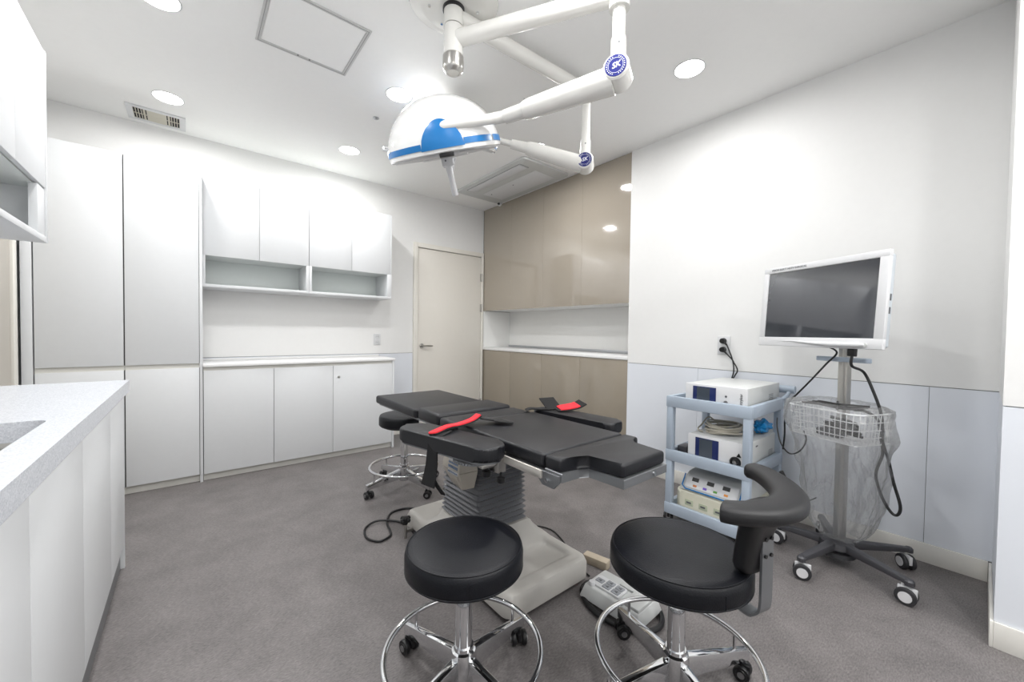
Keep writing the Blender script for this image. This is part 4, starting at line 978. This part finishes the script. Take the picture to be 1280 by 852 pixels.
# wire basket of the stand
RW = .0022; by_ = B(); BC = PC+nv*.055+wv*.02; bw, bd_ = .175, .125; zt_, zb_ = .81, .665
def bpt(u, v, z): return BC+wv*u+nv*v+Vector((0, 0, z))
def bring(f, z, r): return [bpt(x, y, z) for x, y in rrect(-bw*f, bw*f, -bd_*f, bd_*f, .05*f, 5)]
for z, f, r_ in ((zt_, 1, .0035), (.772, .985, RW), (.735, .97, RW), (.70, .955, RW), (zb_, .94, RW)): by_.tube(bring(f, z, 0), r_, 6, closed=True)
pt, pb_ = bring(1, zt_, 0), bring(.94, zb_, 0)
def dens(ring, n):
    L = [0]
    for i in range(len(ring)): L.append(L[-1]+(ring[(i+1) % len(ring)]-ring[i]).length)
    o = []
    for k in range(n):
        s = L[-1]*k/n; i = max(j for j in range(len(L)-1) if L[j] <= s+1e-9); f = (s-L[i])/max(1e-9, L[i+1]-L[i]); o.append(ring[i].lerp(ring[(i+1) % len(ring)], f))
    return o
for a, b_ in zip(dens(pt, 44), dens(pb_, 44)): by_.tube([a, b_], RW*.9, 5)
for k in range(-7, 8): by_.tube([bpt(k*.0225, -bd_*.93, zb_), bpt(k*.0225, bd_*.93, zb_)], RW*.8, 5)
for k in range(-4, 5): by_.tube([bpt(-bw*.93, k*.026, zb_), bpt(bw*.93, k*.026, zb_)], RW*.8, 5)
obj('wire_basket', by_, mat('white_wire', (222, 224, 226), .3), ms)
# dark contents in basket
t = thing('cable_bundle', 'dark cables and adapters wrapped in film inside the wire basket', 'cable', bpt(0, 0, zb_+.004))
bb = B()
for k in range(6):
    bb.tube(spline([bpt(-.11+.02*k, -.06+.015*(k % 3), .68+.012*k), bpt(-.03, -.02+.02*(k % 4), .70+.012*k), bpt(.05, .05-.02*k*.5, .705+.01*k), bpt(.12, .0+.01*k, .69+.014*k)], 6), .007, 8)
obj('cable_strand', bb, 'cable', t)
obj('adapter', B().box(-.08, .03, .0, .06, 0, .035, .005, mtx=basis(bpt(0.02, .0, .67), wv, nv, (0, 0, 1))), 'darkg', t)
# black bundle tied over the basket rim
t = thing('hanging_cable', 'thick black power cord hanging in a long loop from the monitor past the basket', 'cord', (-.45, -3.84, 1.1))
q0 = mm @ Vector((.17, -H2-.03, -.038))
pts = spline([q0, q0+Vector((0, 0, -.05)), (-.45, -3.849, 1.0), (-.45, -3.886, .909), (-.46, -3.915, .817), (-.47, -3.925, .74), (-.46, -3.925, .68), (-.45, -3.945, .60), (-.45, -3.965, .50), (-.45, -3.99, .40), (-.45, -3.985, .355), (-.45, -3.965, .352), (-.45, -3.935, .40), (-.45, -3.912, .47), (-.45, -3.905, .53), (-.45, -3.925, .62), (-.46, -3.92, .69), (-.475, -3.915, .745), (-.485, -3.905, .79), (-.51, -3.87, .82), (-.54, -3.83, .825)], 6)
obj('cord', B().tube(pts, .0062, 10), 'cable', t)
hk = B()
for k in range(4):
    hk.tube(spline([(-.50+.01*k, -3.62-.02*k, .828+.004*k), (-.53+.006*k, -3.70, .832+.004*k), (-.56, -3.78, .828+.006*k), (-.565+.012*k, -3.83, .832+.004*k), (-.53+.01*k, -3.88, .842)], 5), .0055, 8)
hk.tube([(-.575, -3.775, .82), (-.575, -3.775, .85), (-.54, -3.77, .855), (-.54, -3.77, .82)], .005, 8)
obj('folded_cord', hk, 'cable', t)
t = thing('video_cable', 'black cable from the monitor back down to the top shelf of the cart', 'cable', (-.45, -3.74, 1.1))
obj('cord', B().tube(spline([(-.41, -3.70, 1.12), (-.43, -3.74, 1.09), (-.44, -3.70, 1.03), (-.45, -3.64, .94), (-.44, -3.58, .86), (-.40, -3.53, .80), (-.34, -3.50, .70), (-.3, -3.49, .60), (-.25, -3.47, .5)], 8), .0045, 8), 'cable', t)
t = thing('charger_lead', 'thin dark cable looping between cart and basket with a small black plug', 'cable', (-.5, -3.52, .5))
obj('cord', B().tube(spline([(-.42, -3.485, .71), (-.50, -3.51, .67), (-.54, -3.54, .60), (-.54, -3.58, .555), (-.52, -3.62, .575), (-.5, -3.64, .63), (-.5, -3.63, .68)], 8), .0035, 8), 'cable', t)
obj('plug_end', B().tube([(-.56, -3.55, .455), (-.555, -3.56, .43), (-.55, -3.575, .40)], [.011, .012, .005], 12), 'blackpl', t)
obj('plug_lead', B().tube(spline([(-.55, -3.575, .40), (-.53, -3.60, .35), (-.49, -3.64, .31), (-.45, -3.68, .33)], 6), .003, 8), 'cable', t)

# clear plastic cover over the pole and basket, gathered near the base
def wrapbag(name, label, prof, seed, sx, sy):
    rnd = random.Random(seed); tb = bmesh.new(); rings = []; SEG = 96
    ph = [rnd.uniform(0, 6.28) for _ in range(10)]
    for j, (z, r, ox, oy) in enumerate(prof):
        ring = []
        for k in range(SEG):
            a = 2*math.pi*k/SEG
            wv2 = 1+.05*math.sin(5*a+ph[0]+z*6)+.045*math.sin(9*a+ph[1]-z*11)+.03*math.sin(17*a+ph[2]+z*19)+.02*math.sin(31*a+ph[3]-z*31)+.03*math.sin(z*40+3*a+ph[4])+rnd.uniform(-.008, .008)
            ring.append(tb.verts.new(PC+nv*(ox+r*sx*wv2*math.cos(a))+wv*(oy+r*sy*wv2*math.sin(a))+Vector((0, 0, z))))
        rings.append(ring)
    for a, b_ in zip(rings, rings[1:]):
        for k in range(SEG): tb.faces.new((a[k], a[(k+1) % SEG], b_[(k+1) % SEG], b_[k]))
    b = B(); b.merge(tb); return b
pr = []
keys = [(.845, .15, .05, .02), (.83, .185, .052, .02), (.78, .195, .055, .02), (.70, .195, .055, .02), (.62, .175, .05, .03), (.50, .16, .04, .035), (.38, .15, .03, .03), (.27, .135, .02, .02), (.19, .11, .01, .01), (.145, .08, .0, 0)]
for (a, b_) in zip(keys, keys[1:]):
    for q in range(5): f = q/5; pr.append(tuple(x+(y-x)*f for x, y in zip(a, b_)))
pr.append(keys[-1])
cw = tag(obj('plastic_cover', wrapbag('x', '', pr, 4, .9, 1.12), 'wrap', ang=180), 'crinkled clear plastic cover hanging around the monitor stand below the monitor', 'cover')
